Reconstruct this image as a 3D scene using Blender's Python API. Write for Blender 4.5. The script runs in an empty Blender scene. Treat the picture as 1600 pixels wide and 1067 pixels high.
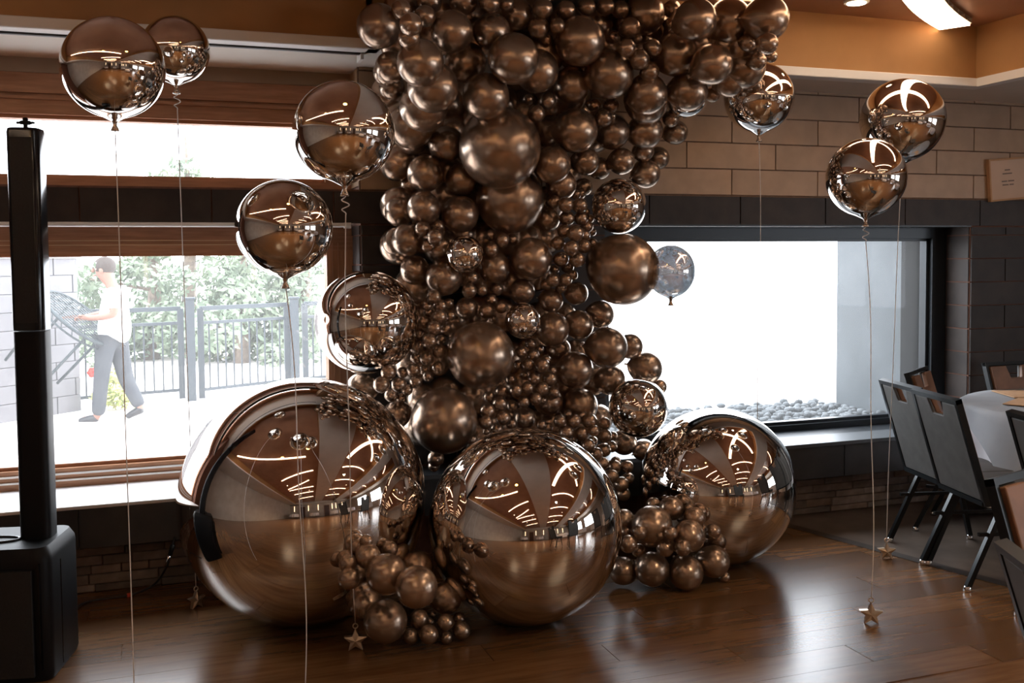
import bpy, bmesh, math, random
from mathutils import Vector, Matrix
random.seed(7)
SC = bpy.context.scene
COL = SC.collection

# ------------------------------------------------------------------ camera
F_PX, YAW, PITCH, ROLL, SHIFT_PX = 1556.0, math.radians(19.3), math.radians(2.87), 0.009, 50.0
CAM = Vector((0, 0, 1.6))
_d = Vector((math.sin(YAW), math.cos(YAW), 0)); _r = Vector((math.cos(YAW), -math.sin(YAW), 0)); _u = Vector((0, 0, 1))
FWD = _d*math.cos(PITCH) - _u*math.sin(PITCH)
_up = _u*math.cos(PITCH) + _d*math.sin(PITCH)
RGT = _r*math.cos(ROLL) - _up*math.sin(ROLL)
UPV = _up*math.cos(ROLL) + _r*math.sin(ROLL)
cd = bpy.data.cameras.new('camera'); cam = bpy.data.objects.new('camera', cd); COL.objects.link(cam)
cd.sensor_width = 36.0; cd.lens = 36.0*F_PX/1600.0; cd.shift_y = -SHIFT_PX/1600.0
cd.clip_start = .05; cd.clip_end = 300
cam.matrix_world = Matrix(((RGT.x, UPV.x, -FWD.x, CAM.x), (RGT.y, UPV.y, -FWD.y, CAM.y), (RGT.z, UPV.z, -FWD.z, CAM.z), (0, 0, 0, 1)))
SC.camera = cam
cd.dof.use_dof = False

def ray(x, y): return RGT*((x-800)/F_PX) + UPV*((533.5-SHIFT_PX-y)/F_PX) + FWD
def on_z(x, y, z): v = ray(x, y); return CAM + v*((z-CAM.z)/v.z)
def on_y(x, y, Y): v = ray(x, y); return CAM + v*((Y-CAM.y)/v.y)
def at(x, y, t): return CAM + ray(x, y)*t

# ------------------------------------------------------------------ world, exposure, lamps
W = bpy.data.worlds.new('overcast'); SC.world = W; W.use_nodes = True
bg = W.node_tree.nodes['Background']; bg.inputs[0].default_value = (.93, .97, 1.0, 1); bg.inputs[1].default_value = SKY_STRENGTH = 8.0
SC.view_settings.view_transform = 'Standard'; SC.view_settings.look = 'None'
SC.view_settings.gamma = 1; SC.view_settings.use_curve_mapping = False; SC.view_settings.exposure = 0.1
SC.cycles.use_denoising = True
SC.cycles.max_bounces = 10; SC.cycles.diffuse_bounces = 5; SC.cycles.glossy_bounces = 7; SC.cycles.transparent_max_bounces = 12
SC.cycles.caustics_reflective = False; SC.cycles.caustics_refractive = False
SC.cycles.sample_clamp_indirect = 6.0
STRIP_POWER, SCONCE_POWER, SPOT_POWER = 4.6, 6.0, 14.0
FILL_WATT = 180.0  # energy of the fill lamps added to brighten the room behind

def portal(loc, rot, sx, sy):
    l = bpy.data.lights.new('window_portal', 'AREA'); l.shape = 'RECTANGLE'; l.size = sx; l.size_y = sy
    l.cycles.is_portal = True
    o = bpy.data.objects.new('window_portal', l); COL.objects.link(o); o.location = loc; o.rotation_euler = rot
for cx, cz, sx, sz in ((-.6, 1.11, 2.9, 1.2), (-.6, 2.18, 2.9, .36), (3.72, 1.11, 2.5, 1.3)):
    portal((cx, 5.62, cz), (-math.pi/2, 0, 0), sx, sz)
for cy, sy_ in ((-.9, 2.6), (-4.7, 3.0)): portal((9.72, cy, 1.55), (-math.pi/2, 0, -math.pi/2), sy_, 1.5)

VEIL_L, VEIL_R = .026, .03  # strength of the milky film that imitates glare in the panes

# ------------------------------------------------------------------ materials
def mat(name, color, rough=.5, metal=0.0, spec=.5, emit=None, estr=0.0, coat=0.0, sheen=0):
    m = bpy.data.materials.new(name); m.use_nodes = True
    b = m.node_tree.nodes['Principled BSDF']
    b.inputs['Base Color'].default_value = (*color, 1); b.inputs['Roughness'].default_value = rough
    b.inputs['Metallic'].default_value = metal; b.inputs['Specular IOR Level'].default_value = spec
    if coat: b.inputs['Coat Weight'].default_value = coat; b.inputs['Coat Roughness'].default_value = .08
    if emit: b.inputs['Emission Color'].default_value = (*emit, 1); b.inputs['Emission Strength'].default_value = estr
    return m
def nodes(m): return m.node_tree.nodes, m.node_tree.links, m.node_tree.nodes['Principled BSDF']
def vary(m, c1, c2, scale=(1, 1, 1), kind='noise', detail=4, rand=0.0, bump=0.0, nscale=6.0, coords='Object', ramp=(.35, .65)):
    """procedural colour variation between c1 and c2, with optional per-object value shift and fine relief"""
    N, L, b = nodes(m)
    tc = N.new('ShaderNodeTexCoord'); mp = N.new('ShaderNodeMapping'); mp.inputs['Scale'].default_value = scale
    L.new(tc.outputs[coords], mp.inputs['Vector'])
    oi = N.new('ShaderNodeObjectInfo')
    add = N.new('ShaderNodeVectorMath'); add.operation = 'ADD'
    sc = N.new('ShaderNodeVectorMath'); sc.operation = 'SCALE'; sc.inputs['Scale'].default_value = 37.0
    cmb = N.new('ShaderNodeCombineXYZ'); L.new(oi.outputs['Random'], cmb.inputs[0]); L.new(oi.outputs['Random'], cmb.inputs[1])
    L.new(cmb.outputs[0], sc.inputs[0]); L.new(mp.outputs[0], add.inputs[0]); L.new(sc.outputs[0], add.inputs[1])
    t = N.new('ShaderNodeTexNoise'); t.inputs['Scale'].default_value = nscale; t.inputs['Detail'].default_value = detail
    L.new(add.outputs[0], t.inputs['Vector'])
    r = N.new('ShaderNodeValToRGB'); r.color_ramp.elements[0].position = ramp[0]; r.color_ramp.elements[1].position = ramp[1]
    r.color_ramp.elements[0].color = (*c1, 1); r.color_ramp.elements[1].color = (*c2, 1)
    L.new(t.outputs[0], r.inputs[0])
    out = r.outputs[0]
    if rand:
        hs = N.new('ShaderNodeHueSaturation'); ma = N.new('ShaderNodeMapRange')
        ma.inputs['To Min'].default_value = 1-rand; ma.inputs['To Max'].default_value = 1+rand
        L.new(oi.outputs['Random'], ma.inputs[0]); L.new(ma.outputs[0], hs.inputs['Value']); L.new(out, hs.inputs['Color']); out = hs.outputs[0]
    L.new(out, b.inputs['Base Color'])
    if bump:
        bp = N.new('ShaderNodeBump'); bp.inputs['Strength'].default_value = bump; bp.inputs['Distance'].default_value = .004
        L.new(t.outputs[0], bp.inputs['Height']); L.new(bp.outputs[0], b.inputs['Normal'])
    return m

M = {}
M['latex'] = vary(mat('chrome_latex', (.3, .22, .17), .26, .86), (.365, .265, .195), (.435, .32, .24), nscale=2.0, rand=.10)
M['foil'] = mat('mirror_foil', (.74, .69, .645), .025, 1.0)
M['foil_tail'] = mat('foil_tail', (.5, .4, .33), .25, .9)
M['ribbon'] = mat('curling_ribbon', (.78, .75, .72), .35)
M['star'] = mat('bronze_foil_star', (.62, .49, .37), .28, .85)
M['beige_tile'] = vary(mat('beige_tile', (.4, .3, .2), .42), (.345, .225, .132), (.40, .265, .158), rand=.06, nscale=9, bump=.15)
M['dark_tile'] = vary(mat('dark_tile', (.025, .019, .016), .5, spec=.28), (.024, .018, .0155), (.038, .028, .024), rand=.15, nscale=9, bump=.15)
M['grout_dark'] = vary(mat('rust_grout', (.16, .075, .05), .9), (.15, .07, .046), (.19, .09, .062), nscale=30)
M['lintel'] = vary(mat('lintel_paint', (.36, .28, .2), .7), (.34, .265, .19), (.39, .30, .22), nscale=4)
M['grout_beige'] = vary(mat('brown_grout', (.16, .10, .065), .9), (.15, .09, .06), (.19, .12, .08), nscale=30)
M['ledge'] = vary(mat('dark_ledge', (.03, .03, .032), .4), (.028, .028, .03), (.042, .04, .04), nscale=8)
M['sill_white'] = vary(mat('white_sill', (.8, .8, .8), .35), (.76, .76, .76), (.82, .82, .82), nscale=5)
M['sill_grey'] = mat('grey_metal_sill', (.13, .14, .15), .4, .6)
M['wood'] = vary(mat('window_wood', (.3, .14, .07), .42), (.31, .145, .07), (.43, .21, .11), scale=(1.2, 14, 14), nscale=4, bump=.1)
M['wood_v'] = vary(mat('window_wood_upright', (.3, .14, .07), .42), (.31, .145, .07), (.43, .21, .11), scale=(14, 14, 1.2), nscale=4, bump=.1)
M['gold_line'] = mat('brass_gasket', (.62, .45, .28), .35, .5)
M['black_frame'] = mat('black_aluminium', (.018, .022, .027), .35, .3)
M['orange_paint'] = vary(mat('ochre_paint', (.5, .27, .1), .75), (.36, .185, .068), (.42, .22, .083), nscale=3)
M['brown_ceiling'] = vary(mat('brown_ceiling', (.2, .1, .06), .45), (.36, .18, .105), (.43, .22, .13), nscale=2)
M['soffit'] = vary(mat('warm_white_paint', (.6, .55, .48), .7), (.66, .61, .545), (.72, .665, .60), nscale=2)
M['trim_white'] = mat('white_trim', (.78, .765, .74), .5)
M['plaster'] = vary(mat('grey_beige_plaster', (.5, .44, .38), .8), (.46, .40, .345), (.53, .465, .40), nscale=2)
M['strip'] = mat('warm_led_diffuser', (.9, .8, .7), .5, emit=(1, .76, .55), estr=STRIP_POWER)
M['strip_case'] = mat('strip_housing', (.7, .66, .6), .5)
M['sconce'] = mat('warm_wall_light', (.9, .75, .55), .5, emit=(1, .70, .42), estr=SCONCE_POWER)
M['spot'] = mat('amber_spot_lens', (1, .8, .4), .4, emit=(1, .60, .14), estr=SPOT_POWER)
M['pot'] = mat('downlight_lens', (1, .9, .7), .4, emit=(1, .80, .55), estr=14.0)
M['plank'] = vary(mat('walnut_plank', (.1, .05, .03), .26, spec=.8), (.125, .058, .022), (.175, .086, .035), scale=(1.0, 9, 9), nscale=3.5, rand=.2, detail=8)
M['tile_floor'] = vary(mat('dark_stone_floor', (.09, .065, .05), .38), (.10, .072, .055), (.15, .11, .085), nscale=7, detail=8, bump=.1)
M['strip_floor'] = vary(mat('dark_transition_strip', (.04, .027, .02), .4), (.035, .024, .017), (.05, .034, .025), nscale=20)
M['black'] = mat('black_plastic', (.004, .004, .005), .5, spec=.22)
M['black_gloss'] = mat('black_gloss', (.004, .004, .0055), .14, spec=.4)
M['black_grille'] = vary(mat('black_grille', (.006, .006, .007), .55), (.004, .004, .005), (.009, .009, .010), nscale=160)
M['chrome'] = mat('chrome', (.75, .75, .76), .12, 1.0)
M['cable'] = mat('cable_rubber', (.012, .012, .013), .5)
M['red'] = mat('red_tie', (.6, .06, .03), .5)
M['chair_frame'] = mat('chair_frame_black', (.014, .017, .019), .3, .5)
M['chair_back'] = vary(mat('chair_back_charcoal', (.06, .058, .055), .6), (.082, .08, .075), (.105, .102, .096), nscale=14, bump=.15)
M['chair_front'] = vary(mat('chair_front_brown', (.2, .1, .06), .5), (.15, .075, .042), (.21, .105, .06), nscale=10, bump=.15)
M['chair_seat'] = vary(mat('chair_seat_charcoal', (.06, .055, .05), .55), (.05, .046, .042), (.075, .068, .062), nscale=10)
M['cloth'] = vary(mat('white_tablecloth', (.66, .63, .65), .85), (.62, .59, .61), (.69, .66, .68), nscale=5)
M['cloth_grey'] = vary(mat('grey_overlay_cloth', (.45, .46, .48), .8), (.27, .285, .31), (.32, .335, .36), nscale=5)
M['kraft'] = vary(mat('kraft_paper', (.5, .3, .16), .8), (.46, .27, .14), (.53, .32, .18), nscale=9)
M['sign'] = vary(mat('tan_sign_board', (.5, .36, .26), .6), (.55, .40, .29), (.61, .45, .34), nscale=4)
M['ink'] = mat('grey_ink', (.18, .14, .12), .7)
M['deck'] = vary(mat('pale_deck', (.72, .66, .62), .8), (.70, .64, .60), (.78, .73, .69), nscale=2)
M['block'] = vary(mat('grey_block', (.42, .41, .43), .8), (.145, .142, .15), (.175, .17, .18), rand=.06, nscale=6)
M['mortar'] = mat('pale_mortar', (.11, .11, .115), .9)
M['rail'] = mat('fence_black', (.04, .05, .06), .5, .2)
M['leaf'] = vary(mat('pale_leaf', (.18, .25, .13), .7), (.12, .165, .105), (.22, .26, .175), nscale=3, rand=.1)
M['leaf_y'] = vary(mat('yellow_green_leaf', (.4, .45, .15), .7), (.35, .42, .12), (.6, .58, .22), nscale=9)
M['bark'] = vary(mat('bark', (.15, .11, .08), .9), (.12, .09, .07), (.2, .15, .11), nscale=12)
M['petal'] = mat('red_petal', (.75, .03, .015), .6)
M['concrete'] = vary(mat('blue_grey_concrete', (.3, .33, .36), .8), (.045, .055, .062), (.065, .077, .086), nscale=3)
M['gravel'] = vary(mat('grey_gravel', (.3, .33, .35), .8), (.09, .105, .115), (.17, .19, .205), nscale=9, rand=.4)
M['skin'] = mat('skin', (.24, .115, .08), .55)
M['hair'] = mat('brown_hair', (.035, .022, .016), .7)
M['shirt'] = vary(mat('white_shirt', (.82, .82, .82), .8), (.80, .80, .80), (.85, .85, .85), nscale=6)
M['trousers'] = vary(mat('dark_trousers', (.03, .034, .042), .8), (.028, .032, .04), (.04, .044, .052), nscale=8)
M['shoe'] = mat('black_shoe', (.015, .015, .018), .4)
M['iron'] = mat('dark_iron', (.03, .04, .045), .5, .4)
M['white_paint'] = mat('white_paint', (.75, .73, .70), .6)
M['door'] = vary(mat('dark_door', (.10, .05, .035), .5), (.09, .045, .03), (.13, .065, .045), scale=(6, 6, 1), nscale=4)

def stone_mat():
    m = mat('ledger_stone', (.3, .24, .2), .85)
    N, L, b = nodes(m)
    oi = N.new('ShaderNodeObjectInfo'); r = N.new('ShaderNodeValToRGB')
    cols = [(.20, .155, .13), (.30, .235, .19), (.14, .115, .10), (.36, .29, .245), (.25, .17, .12)]
    e = r.color_ramp.elements
    e[0].color = (*cols[0], 1); e[1].color = (*cols[4], 1)
    for i in (1, 2, 3): k = e.new(i/4); k.color = (*cols[i], 1)
    L.new(oi.outputs['Random'], r.inputs[0])
    tc = N.new('ShaderNodeTexCoord'); t = N.new('ShaderNodeTexNoise'); t.inputs['Scale'].default_value = 14; t.inputs['Detail'].default_value = 6
    L.new(tc.outputs['Object'], t.inputs['Vector'])
    mx = N.new('ShaderNodeMixRGB'); mx.blend_type = 'OVERLAY'; mx.inputs[0].default_value = .6
    L.new(r.outputs[0], mx.inputs[1]); L.new(t.outputs[0], mx.inputs[2]); L.new(mx.outputs[0], b.inputs['Base Color'])
    bp = N.new('ShaderNodeBump'); bp.inputs['Strength'].default_value = .6; bp.inputs['Distance'].default_value = .01
    L.new(t.outputs[0], bp.inputs['Height']); L.new(bp.outputs[0], b.inputs['Normal'])
    return m
M['stone'] = stone_mat()

def glass_mat(name, veil, tint=(.97, .98, 1), gloss=.02):
    """a clear pane with a thin film whose scattered daylight imitates window glare"""
    m = bpy.data.materials.new(name); m.use_nodes = True; N, L = m.node_tree.nodes, m.node_tree.links
    N.clear()
    o = N.new('ShaderNodeOutputMaterial'); t = N.new('ShaderNodeBsdfTransparent'); t.inputs[0].default_value = (*tint, 1)
    d = N.new('ShaderNodeBsdfTranslucent'); d.inputs[0].default_value = (.9, .92, .94, 1)
    g = N.new('ShaderNodeBsdfGlossy'); g.inputs['Roughness'].default_value = .02
    m1 = N.new('ShaderNodeMixShader'); m1.inputs[0].default_value = veil
    m2 = N.new('ShaderNodeMixShader'); m2.inputs[0].default_value = gloss
    L.new(t.outputs[0], m1.inputs[1]); L.new(d.outputs[0], m1.inputs[2])
    L.new(m1.outputs[0], m2.inputs[1]); L.new(g.outputs[0], m2.inputs[2]); L.new(m2.outputs[0], o.inputs[0])
    return m
def flare_foil():  # foil mixed with transparency to imitate window flare over an opaque balloon
    m = M['foil'].copy(); m.name = 'flare_haze_foil'; m.node_tree.nodes['Principled BSDF'].inputs['Roughness'].default_value = .09; N, L = m.node_tree.nodes, m.node_tree.links
    t = N.new('ShaderNodeBsdfTransparent'); t.inputs[0].default_value = (.62, .68, .73, 1); x = N.new('ShaderNodeMixShader'); x.inputs[0].default_value = .20
    L.new(N['Principled BSDF'].outputs[0], x.inputs[1]); L.new(t.outputs[0], x.inputs[2]); L.new(x.outputs[0], N['Material Output'].inputs[0])
    return m
M['flare_foil'] = flare_foil()
M['glass'] = glass_mat('glare_veil_glass', VEIL_L)
M['glass_veil_far'] = glass_mat('glare_veil_glass_far', VEIL_R, gloss=.004)

# ------------------------------------------------------------------ mesh building
class MB:
    def __init__(s): s.bm = bmesh.new()
    def box(s, lo, hi, bevel=0.0, seg=1):
        lo, hi = Vector(lo), Vector(hi)
        r = bmesh.ops.create_cube(s.bm, size=1)
        vs = r['verts']
        for v in vs: v.co = Vector(((v.co.x+.5)*(hi.x-lo.x)+lo.x, (v.co.y+.5)*(hi.y-lo.y)+lo.y, (v.co.z+.5)*(hi.z-lo.z)+lo.z))
        if bevel: bmesh.ops.bevel(s.bm, geom=list({e for v in vs for e in v.link_edges}), offset=bevel, segments=seg, profile=.5, affect='EDGES')
        return s
    def poly_prism(s, pts, z0, z1, axis='z'):
        """extrude a 2-D outline; axis says which coordinate z0..z1 runs along"""
        def P(p, h): return {'z': Vector((p[0], p[1], h)), 'y': Vector((p[0], h, p[1])), 'x': Vector((h, p[0], p[1]))}[axis]
        a = [s.bm.verts.new(P(p, z0)) for p in pts]; b = [s.bm.verts.new(P(p, z1)) for p in pts]
        n = len(pts)
        s.bm.faces.new(a[::-1]); s.bm.faces.new(b)
        for i in range(n): s.bm.faces.new((a[i], a[(i+1) % n], b[(i+1) % n], b[i]))
        return s
    def tube(s, pts, r, seg=8, cap=True):
        pts = [Vector(p) for p in pts]; rs = r if isinstance(r, (list, tuple)) else [r]*len(pts)
        rings = []; prev = None
        for i, p in enumerate(pts):
            t = (pts[min(i+1, len(pts)-1)] - pts[max(i-1, 0)])
            if t.length < 1e-9: t = Vector((0, 0, 1))
            t.normalize()
            if prev is None: n = t.orthogonal().normalized()
            else:
                n = prev - t*prev.dot(t); n = n.normalized() if n.length > 1e-6 else t.orthogonal().normalized()
            prev = n; b = t.cross(n)
            rings.append([s.bm.verts.new(p + (n*math.cos(2*math.pi*k/seg) + b*math.sin(2*math.pi*k/seg))*rs[i]) for k in range(seg)])
        for a, b in zip(rings, rings[1:]):
            for k in range(seg): s.bm.faces.new((a[k], a[(k+1) % seg], b[(k+1) % seg], b[k]))
        if cap: s.bm.faces.new(rings[0][::-1]); s.bm.faces.new(rings[-1])
        return s
    def bar(s, a, b, w, h, up=(0, 0, 1)):
        """square-section bar from a to b"""
        a, b = Vector(a), Vector(b); t = (b-a).normalized(); u = Vector(up)
        if abs(t.dot(u)) > .95: u = Vector((0, 1, 0))
        n = t.cross(u).normalized(); m = n.cross(t)
        A = [s.bm.verts.new(p + n*sx*w/2 + m*sy*h/2) for p in (a, b) for sx, sy in ((-1, -1), (1, -1), (1, 1), (-1, 1))]
        for f in ((3, 2, 1, 0), (4, 5, 6, 7), (0, 1, 5, 4), (1, 2, 6, 5), (2, 3, 7, 6), (3, 0, 4, 7)): s.bm.faces.new([A[i] for i in f])
        return s
    def lathe(s, prof, seg=32, mtx=None):
        """prof: (radius, z) from bottom to top, closed at poles where radius is 0"""
        rings = []
        for r, z in prof:
            if r < 1e-6: rings.append([s.bm.verts.new((0, 0, z))])
            else: rings.append([s.bm.verts.new((r*math.cos(2*math.pi*k/seg), r*math.sin(2*math.pi*k/seg), z)) for k in range(seg)])
        for a, b in zip(rings, rings[1:]):
            if len(a) == 1 and len(b) == 1: continue
            for k in range(seg):
                q = (k+1) % seg
                if len(a) == 1: s.bm.faces.new((a[0], b[q], b[k]))
                elif len(b) == 1: s.bm.faces.new((a[k], a[q], b[0]))
                else: s.bm.faces.new((a[k], a[q], b[q], b[k]))
        if len(rings[0]) > 1: s.bm.faces.new(rings[0][::-1])
        if len(rings[-1]) > 1: s.bm.faces.new(rings[-1])
        if mtx is not None:
            for rg in rings:
                for v in rg: v.co = mtx @ v.co
        return s
    def ball(s, c, r, u=12, v=8):
        rr = (r, r, r) if isinstance(r, (int, float)) else r
        c = Vector(c); nv = s.bm.verts.new; nf = s.bm.faces.new
        top, bot = nv(c+Vector((0, 0, rr[2]))), nv(c-Vector((0, 0, rr[2])))
        rings = []
        for i in range(1, v):
            a = math.pi*i/v; q = math.sin(a); z = math.cos(a)*rr[2]
            rings.append([nv(c+Vector((rr[0]*q*math.cos(2*math.pi*k/u), rr[1]*q*math.sin(2*math.pi*k/u), z))) for k in range(u)])
        for k in range(u):
            n = (k+1) % u
            nf((top, rings[0][k], rings[0][n])); nf((bot, rings[-1][n], rings[-1][k]))
            for A, B in zip(rings, rings[1:]): nf((A[k], B[k], B[n], A[n]))
        return s
    def build(s, name, m, parent=None, smooth=False, local=False, sharp=None):
        me = bpy.data.meshes.new(name)
        bmesh.ops.recalc_face_normals(s.bm, faces=s.bm.faces)
        if parent is not None and not local:
            off = world_loc(parent)
            for v in s.bm.verts: v.co -= off
        s.bm.to_mesh(me); s.bm.free()
        me.materials.append(m)
        if smooth:
            for p in me.polygons: p.use_smooth = True
            if sharp: me.set_sharp_from_angle(angle=math.radians(sharp))
        return link(name, me, parent)
def world_loc(o):
    v = Vector((0, 0, 0))
    while o is not None: v += o.location; o = o.parent
    return v
def link(name, me, parent=None):
    o = bpy.data.objects.new(name, me); COL.objects.link(o); o.parent = parent
    return o
def thing(name, label, cat, loc=(0, 0, 0), rotz=0, group=None):
    o = bpy.data.objects.new(name, None); COL.objects.link(o); o.location = loc; o.rotation_euler = (0, 0, rotz)
    o.empty_display_size = .05
    return tag(o, label, cat, group)
def tag(o, label, cat, group=None):
    o['label'] = label; o['category'] = cat
    if group: o['group'] = group
    return o
def struct(o): o['kind'] = 'structure'; return o
_cache = {}
def piece(name, dims, m, parent, loc, bevel=.0):
    """a cheap box piece (brick, tile, plank...) sharing mesh data between alike pieces; loc = its lowest corner"""
    key = (name, tuple(round(d, 3) for d in dims), m.name)
    if key not in _cache:
        b = MB(); b.box((0, 0, 0), dims, bevel)
        me = bpy.data.meshes.new(name); b.bm.to_mesh(me); b.bm.free(); me.materials.append(m); _cache[key] = me
    o = link(name, _cache[key], parent); o.location = Vector(loc) - (world_loc(parent) if parent else Vector((0, 0, 0)))
    return o

# ------------------------------------------------------------------ room shell
WY = 5.22          # face of the window wall
XL, XR, YB = -4.2, 9.6, -9.2
ZS, ZC = 2.612, 2.97   # soffit, coffer ceiling

# floor: a base slab, then single planks where the photograph shows them
fl = struct(MB().box((XL-.2, YB-.2, -.16), (XR+.2, 5.6, -.004)).build('floor', M['plank']))
def strip_x(y): return 3.487 + (5.0-y)*(3.833-3.487)/(5.0-3.703)   # the transition strip runs slightly askew
rows = [3.0 + .178*i for i in range(13)]
for i, y0 in enumerate(rows):
    y1 = min(y0+.1765, 5.235)
    x = -1.9 - (i*0.47) % 1.25
    while x < 4.3:
        x1 = min(x+1.245, strip_x((y0+y1)/2)-.035)
        if x1-x > .06:
            last = x+1.245 > x1
            if last:
                a, b = strip_x(y0)-.035, strip_x(y1)-.035
                q = MB().poly_prism([(x, y0), (a, y0), (b, y1), (x, y1)], -.02, 0).build('plank', M['plank'], fl)
            else: piece('plank', (x1-x-.0015, y1-y0, .02), M['plank'], fl, (x, y0, -.02))
        x += 1.247
MB().poly_prism([(strip_x(5.23)+.0, 5.23), (strip_x(2.9), 2.9), (XR, 2.9), (XR, 5.23)], -.02, 0).build('stone_floor', M['tile_floor'], fl)
MB().poly_prism([(strip_x(5.2)-.035, 5.2), (strip_x(2.9)-.035, 2.9), (strip_x(2.9)+.035, 2.9), (strip_x(5.2)+.035, 5.2)], -.02, .003).build('transition_strip', M['strip_floor'], fl)

# window wall: core (recessed behind the tiles) with three openings
OPEN_L, OPEN_U, OPEN_R = (-1.75, .99, .47, 1.79), (-1.75, .99, 1.985, 2.54), (2.40, 5.05, .47, 1.79)
WB = 5.62          # outside face
core = MB()
def slab(x0, x1, z0, z1): core.box((x0, WY+.012, z0), (x1, WB, z1))
slab(XL, -1.75, 0, 3.0); slab(-1.75, .99, 0, .46); slab(-1.75, .99, 1.80, 1.975); slab(-1.75, .99, 2.618, 3.0)
slab(.99, 2.40, 0, 3.0); slab(2.40, 5.05, 0, .46); slab(2.40, 5.05, 1.80, 3.0); slab(5.05, XR, 0, 3.0)
wall = struct(core.build('wall_window', M['grout_dark']))
# upper part behind the pale tiles gets its own grout backing
MB().box((.985, WY+.006, 1.965), (XR, WY+.02, 2.66)).build('pale_grout', M['grout_beige'], wall)
def tiles(x0, x1, z0, z1, m, w=.61, h=.15, off=0, y=WY, axis='x', thick=.014, gap=.008):
    z = z0; r = 0
    while z < z1-.01:
        zz = min(z+h, z1); x = x0 - ((off + r*w/2) % w)
        while x < x1-.01:
            a, b = max(x, x0), min(x+w, x1)
            if b-a > .03:
                if axis == 'x': piece('tile', (b-a-gap, thick, zz-z-gap), m, wall, (a+gap/2, y, z+gap/2))
                else: piece('tile', (thick, b-a-gap, zz-z-gap), m, wall, (y, a+gap/2, z+gap/2))
            x += w
        z += h; r += 1
tiles(.99, 6.4, 1.972, 2.62, M['beige_tile'], off=.20, h=.1555)
tiles(-1.75, 6.4, 1.793, 1.968, M['dark_tile'], off=.45, h=.18)
tiles(.99, 2.40, .49, 1.79, M['dark_tile'], off=.1, h=.1555)
tiles(5.05, 6.6, .49, 1.79, M['dark_tile'], off=.32, h=.1555)
tiles(WY+.014, 5.46, .49, 1.79, M['dark_tile'], w=.4, h=.1555, y=5.043, axis='y')     # reveal beside the far window
tiles(WY+.014, 5.46, .49, 1.79, M['dark_tile'], w=.4, h=.1555, y=.983, axis='y')      # reveal of the pillar
tiles(WY+.014, 5.46, 1.99, 2.61, M['beige_tile'], w=.4, h=.1555, y=.983, axis='y')

# bench-height ledge along the wall: sill boards on top, dark panels below, stacked stone at the foot
ledge = struct(MB().box((-1.9, 5.012, .272), (6.6, WY+.02, .452)).build('trim_1', M['ledge']))
x = -1.62
while x < 6.5:
    piece('panel', (.606, .013, .19), M['ledge'], ledge, (x, 5.0, .268)); x += .612
struct(MB().box((-1.9, 4.995, .455), (.99, 5.47, .472), .003).build('trim_2', M['sill_white']))
struct(MB().box((.99, 4.992, .458), (6.6, WY+.012, .482), .003).build('trim_3', M['sill_grey']))
struct(MB().box((2.40, WY, .455), (5.05, 5.47, .476), .003).build('trim_4', M['black_frame']))
stone = struct(MB().box((-1.9, 5.214, 0), (6.6, 5.24, .268)).build('baseboard_back', M['grout_dark']))
rs = random.Random(3)
z = .002
for r in range(6):
    h = (.038, .05, .042, .048, .04, .046)[r]
    for x0, x1 in ((-.95, .75), (2.95, 5.5)):
        x = x0 - rs.random()*.1
        while x < x1:
            L = rs.uniform(.12, .34)
            piece('stone', (L-.004, .03, h-.003), M['stone'], stone, (x, 5.19-rs.random()*.014, z), .003)
            x += L
    z += h
    if z > .262: break

# soffit, trim, fascias, coffers and beams
ceil = struct(MB().box((XL-.2, YB-.2, ZC), (XR+.2, 4.85, ZC+.1)).build('ceiling', M['brown_ceiling']))
b = MB()
b.box((XL, 4.80, ZS), (XR, 5.6, 3.0))                                 # soffit along the window wall
for x0, x1 in ((-4.2, -2.7), (4.66, 5.9), (8.2, 9.6)): b.box((x0, YB, ZS), (x1, 4.80, 3.0))
b.box((.98, YB, 2.885), (2.32, 4.80, 3.0))     # the middle beam is shallow
for y0, y1 in ((YB, YB+1.0), ): b.box((XL, y0, ZS), (XR, y1, 3.0))
struct(b.build('ceiling_soffit', M['soffit']))
b = MB()
for x0, x1 in ((-2.7, .98), (2.32, 4.66), (5.9, 8.2)):
    b.box((x0, 4.785, 2.655), (x1, 4.805, ZC+.01))
    zl = 2.89 if x0 == 2.32 else 2.655; zr = 2.89 if x1 == .98 else 2.655
    b.box((x0-.005, YB+1, zl), (x0+.014, 4.80, ZC+.01)); b.box((x1-.014, YB+1, zr), (x1+.005, 4.80, ZC+.01))
b.box((.95, 4.785, 2.655), (2.35, 4.805, 2.89))
struct(b.build('trim_5', M['orange_paint']))
b = MB()
for x0, x1 in ((-2.7, .98), (2.32, 4.66), (5.9, 8.2)):
    b.box((x0-.03, 4.745, 2.606), (x1+.03, 4.84, 2.656), .004)
    if x0 != 2.32: b.box((x0-.03, YB+1, 2.606), (x0+.045, 4.745, 2.656))
    if x1 != .98: b.box((x1-.045, YB+1, 2.606), (x1+.03, 4.745, 2.656))
b.box((.95, 4.745, 2.606), (2.35, 4.84, 2.656))
struct(b.build('trim_6', M['trim_white']))
t = thing('blind_cassette', 'slim grey blind cassette under the soffit over the wooden windows', 'blind', (-.4, 4.86, 2.6))
MB().box((-1.9, 4.842, 2.598), (.93, 4.868, 2.611), .002).build('case', M['ledge'], t)
MB().box((-1.9, 4.870, 2.604), (.93, 4.885, 2.611)).build('slot', M['trim_white'], t)
MB().box((.93, 4.84, 2.575), (.945, 4.94, 2.611)).build('end_plate', M['trim_white'], t)

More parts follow.
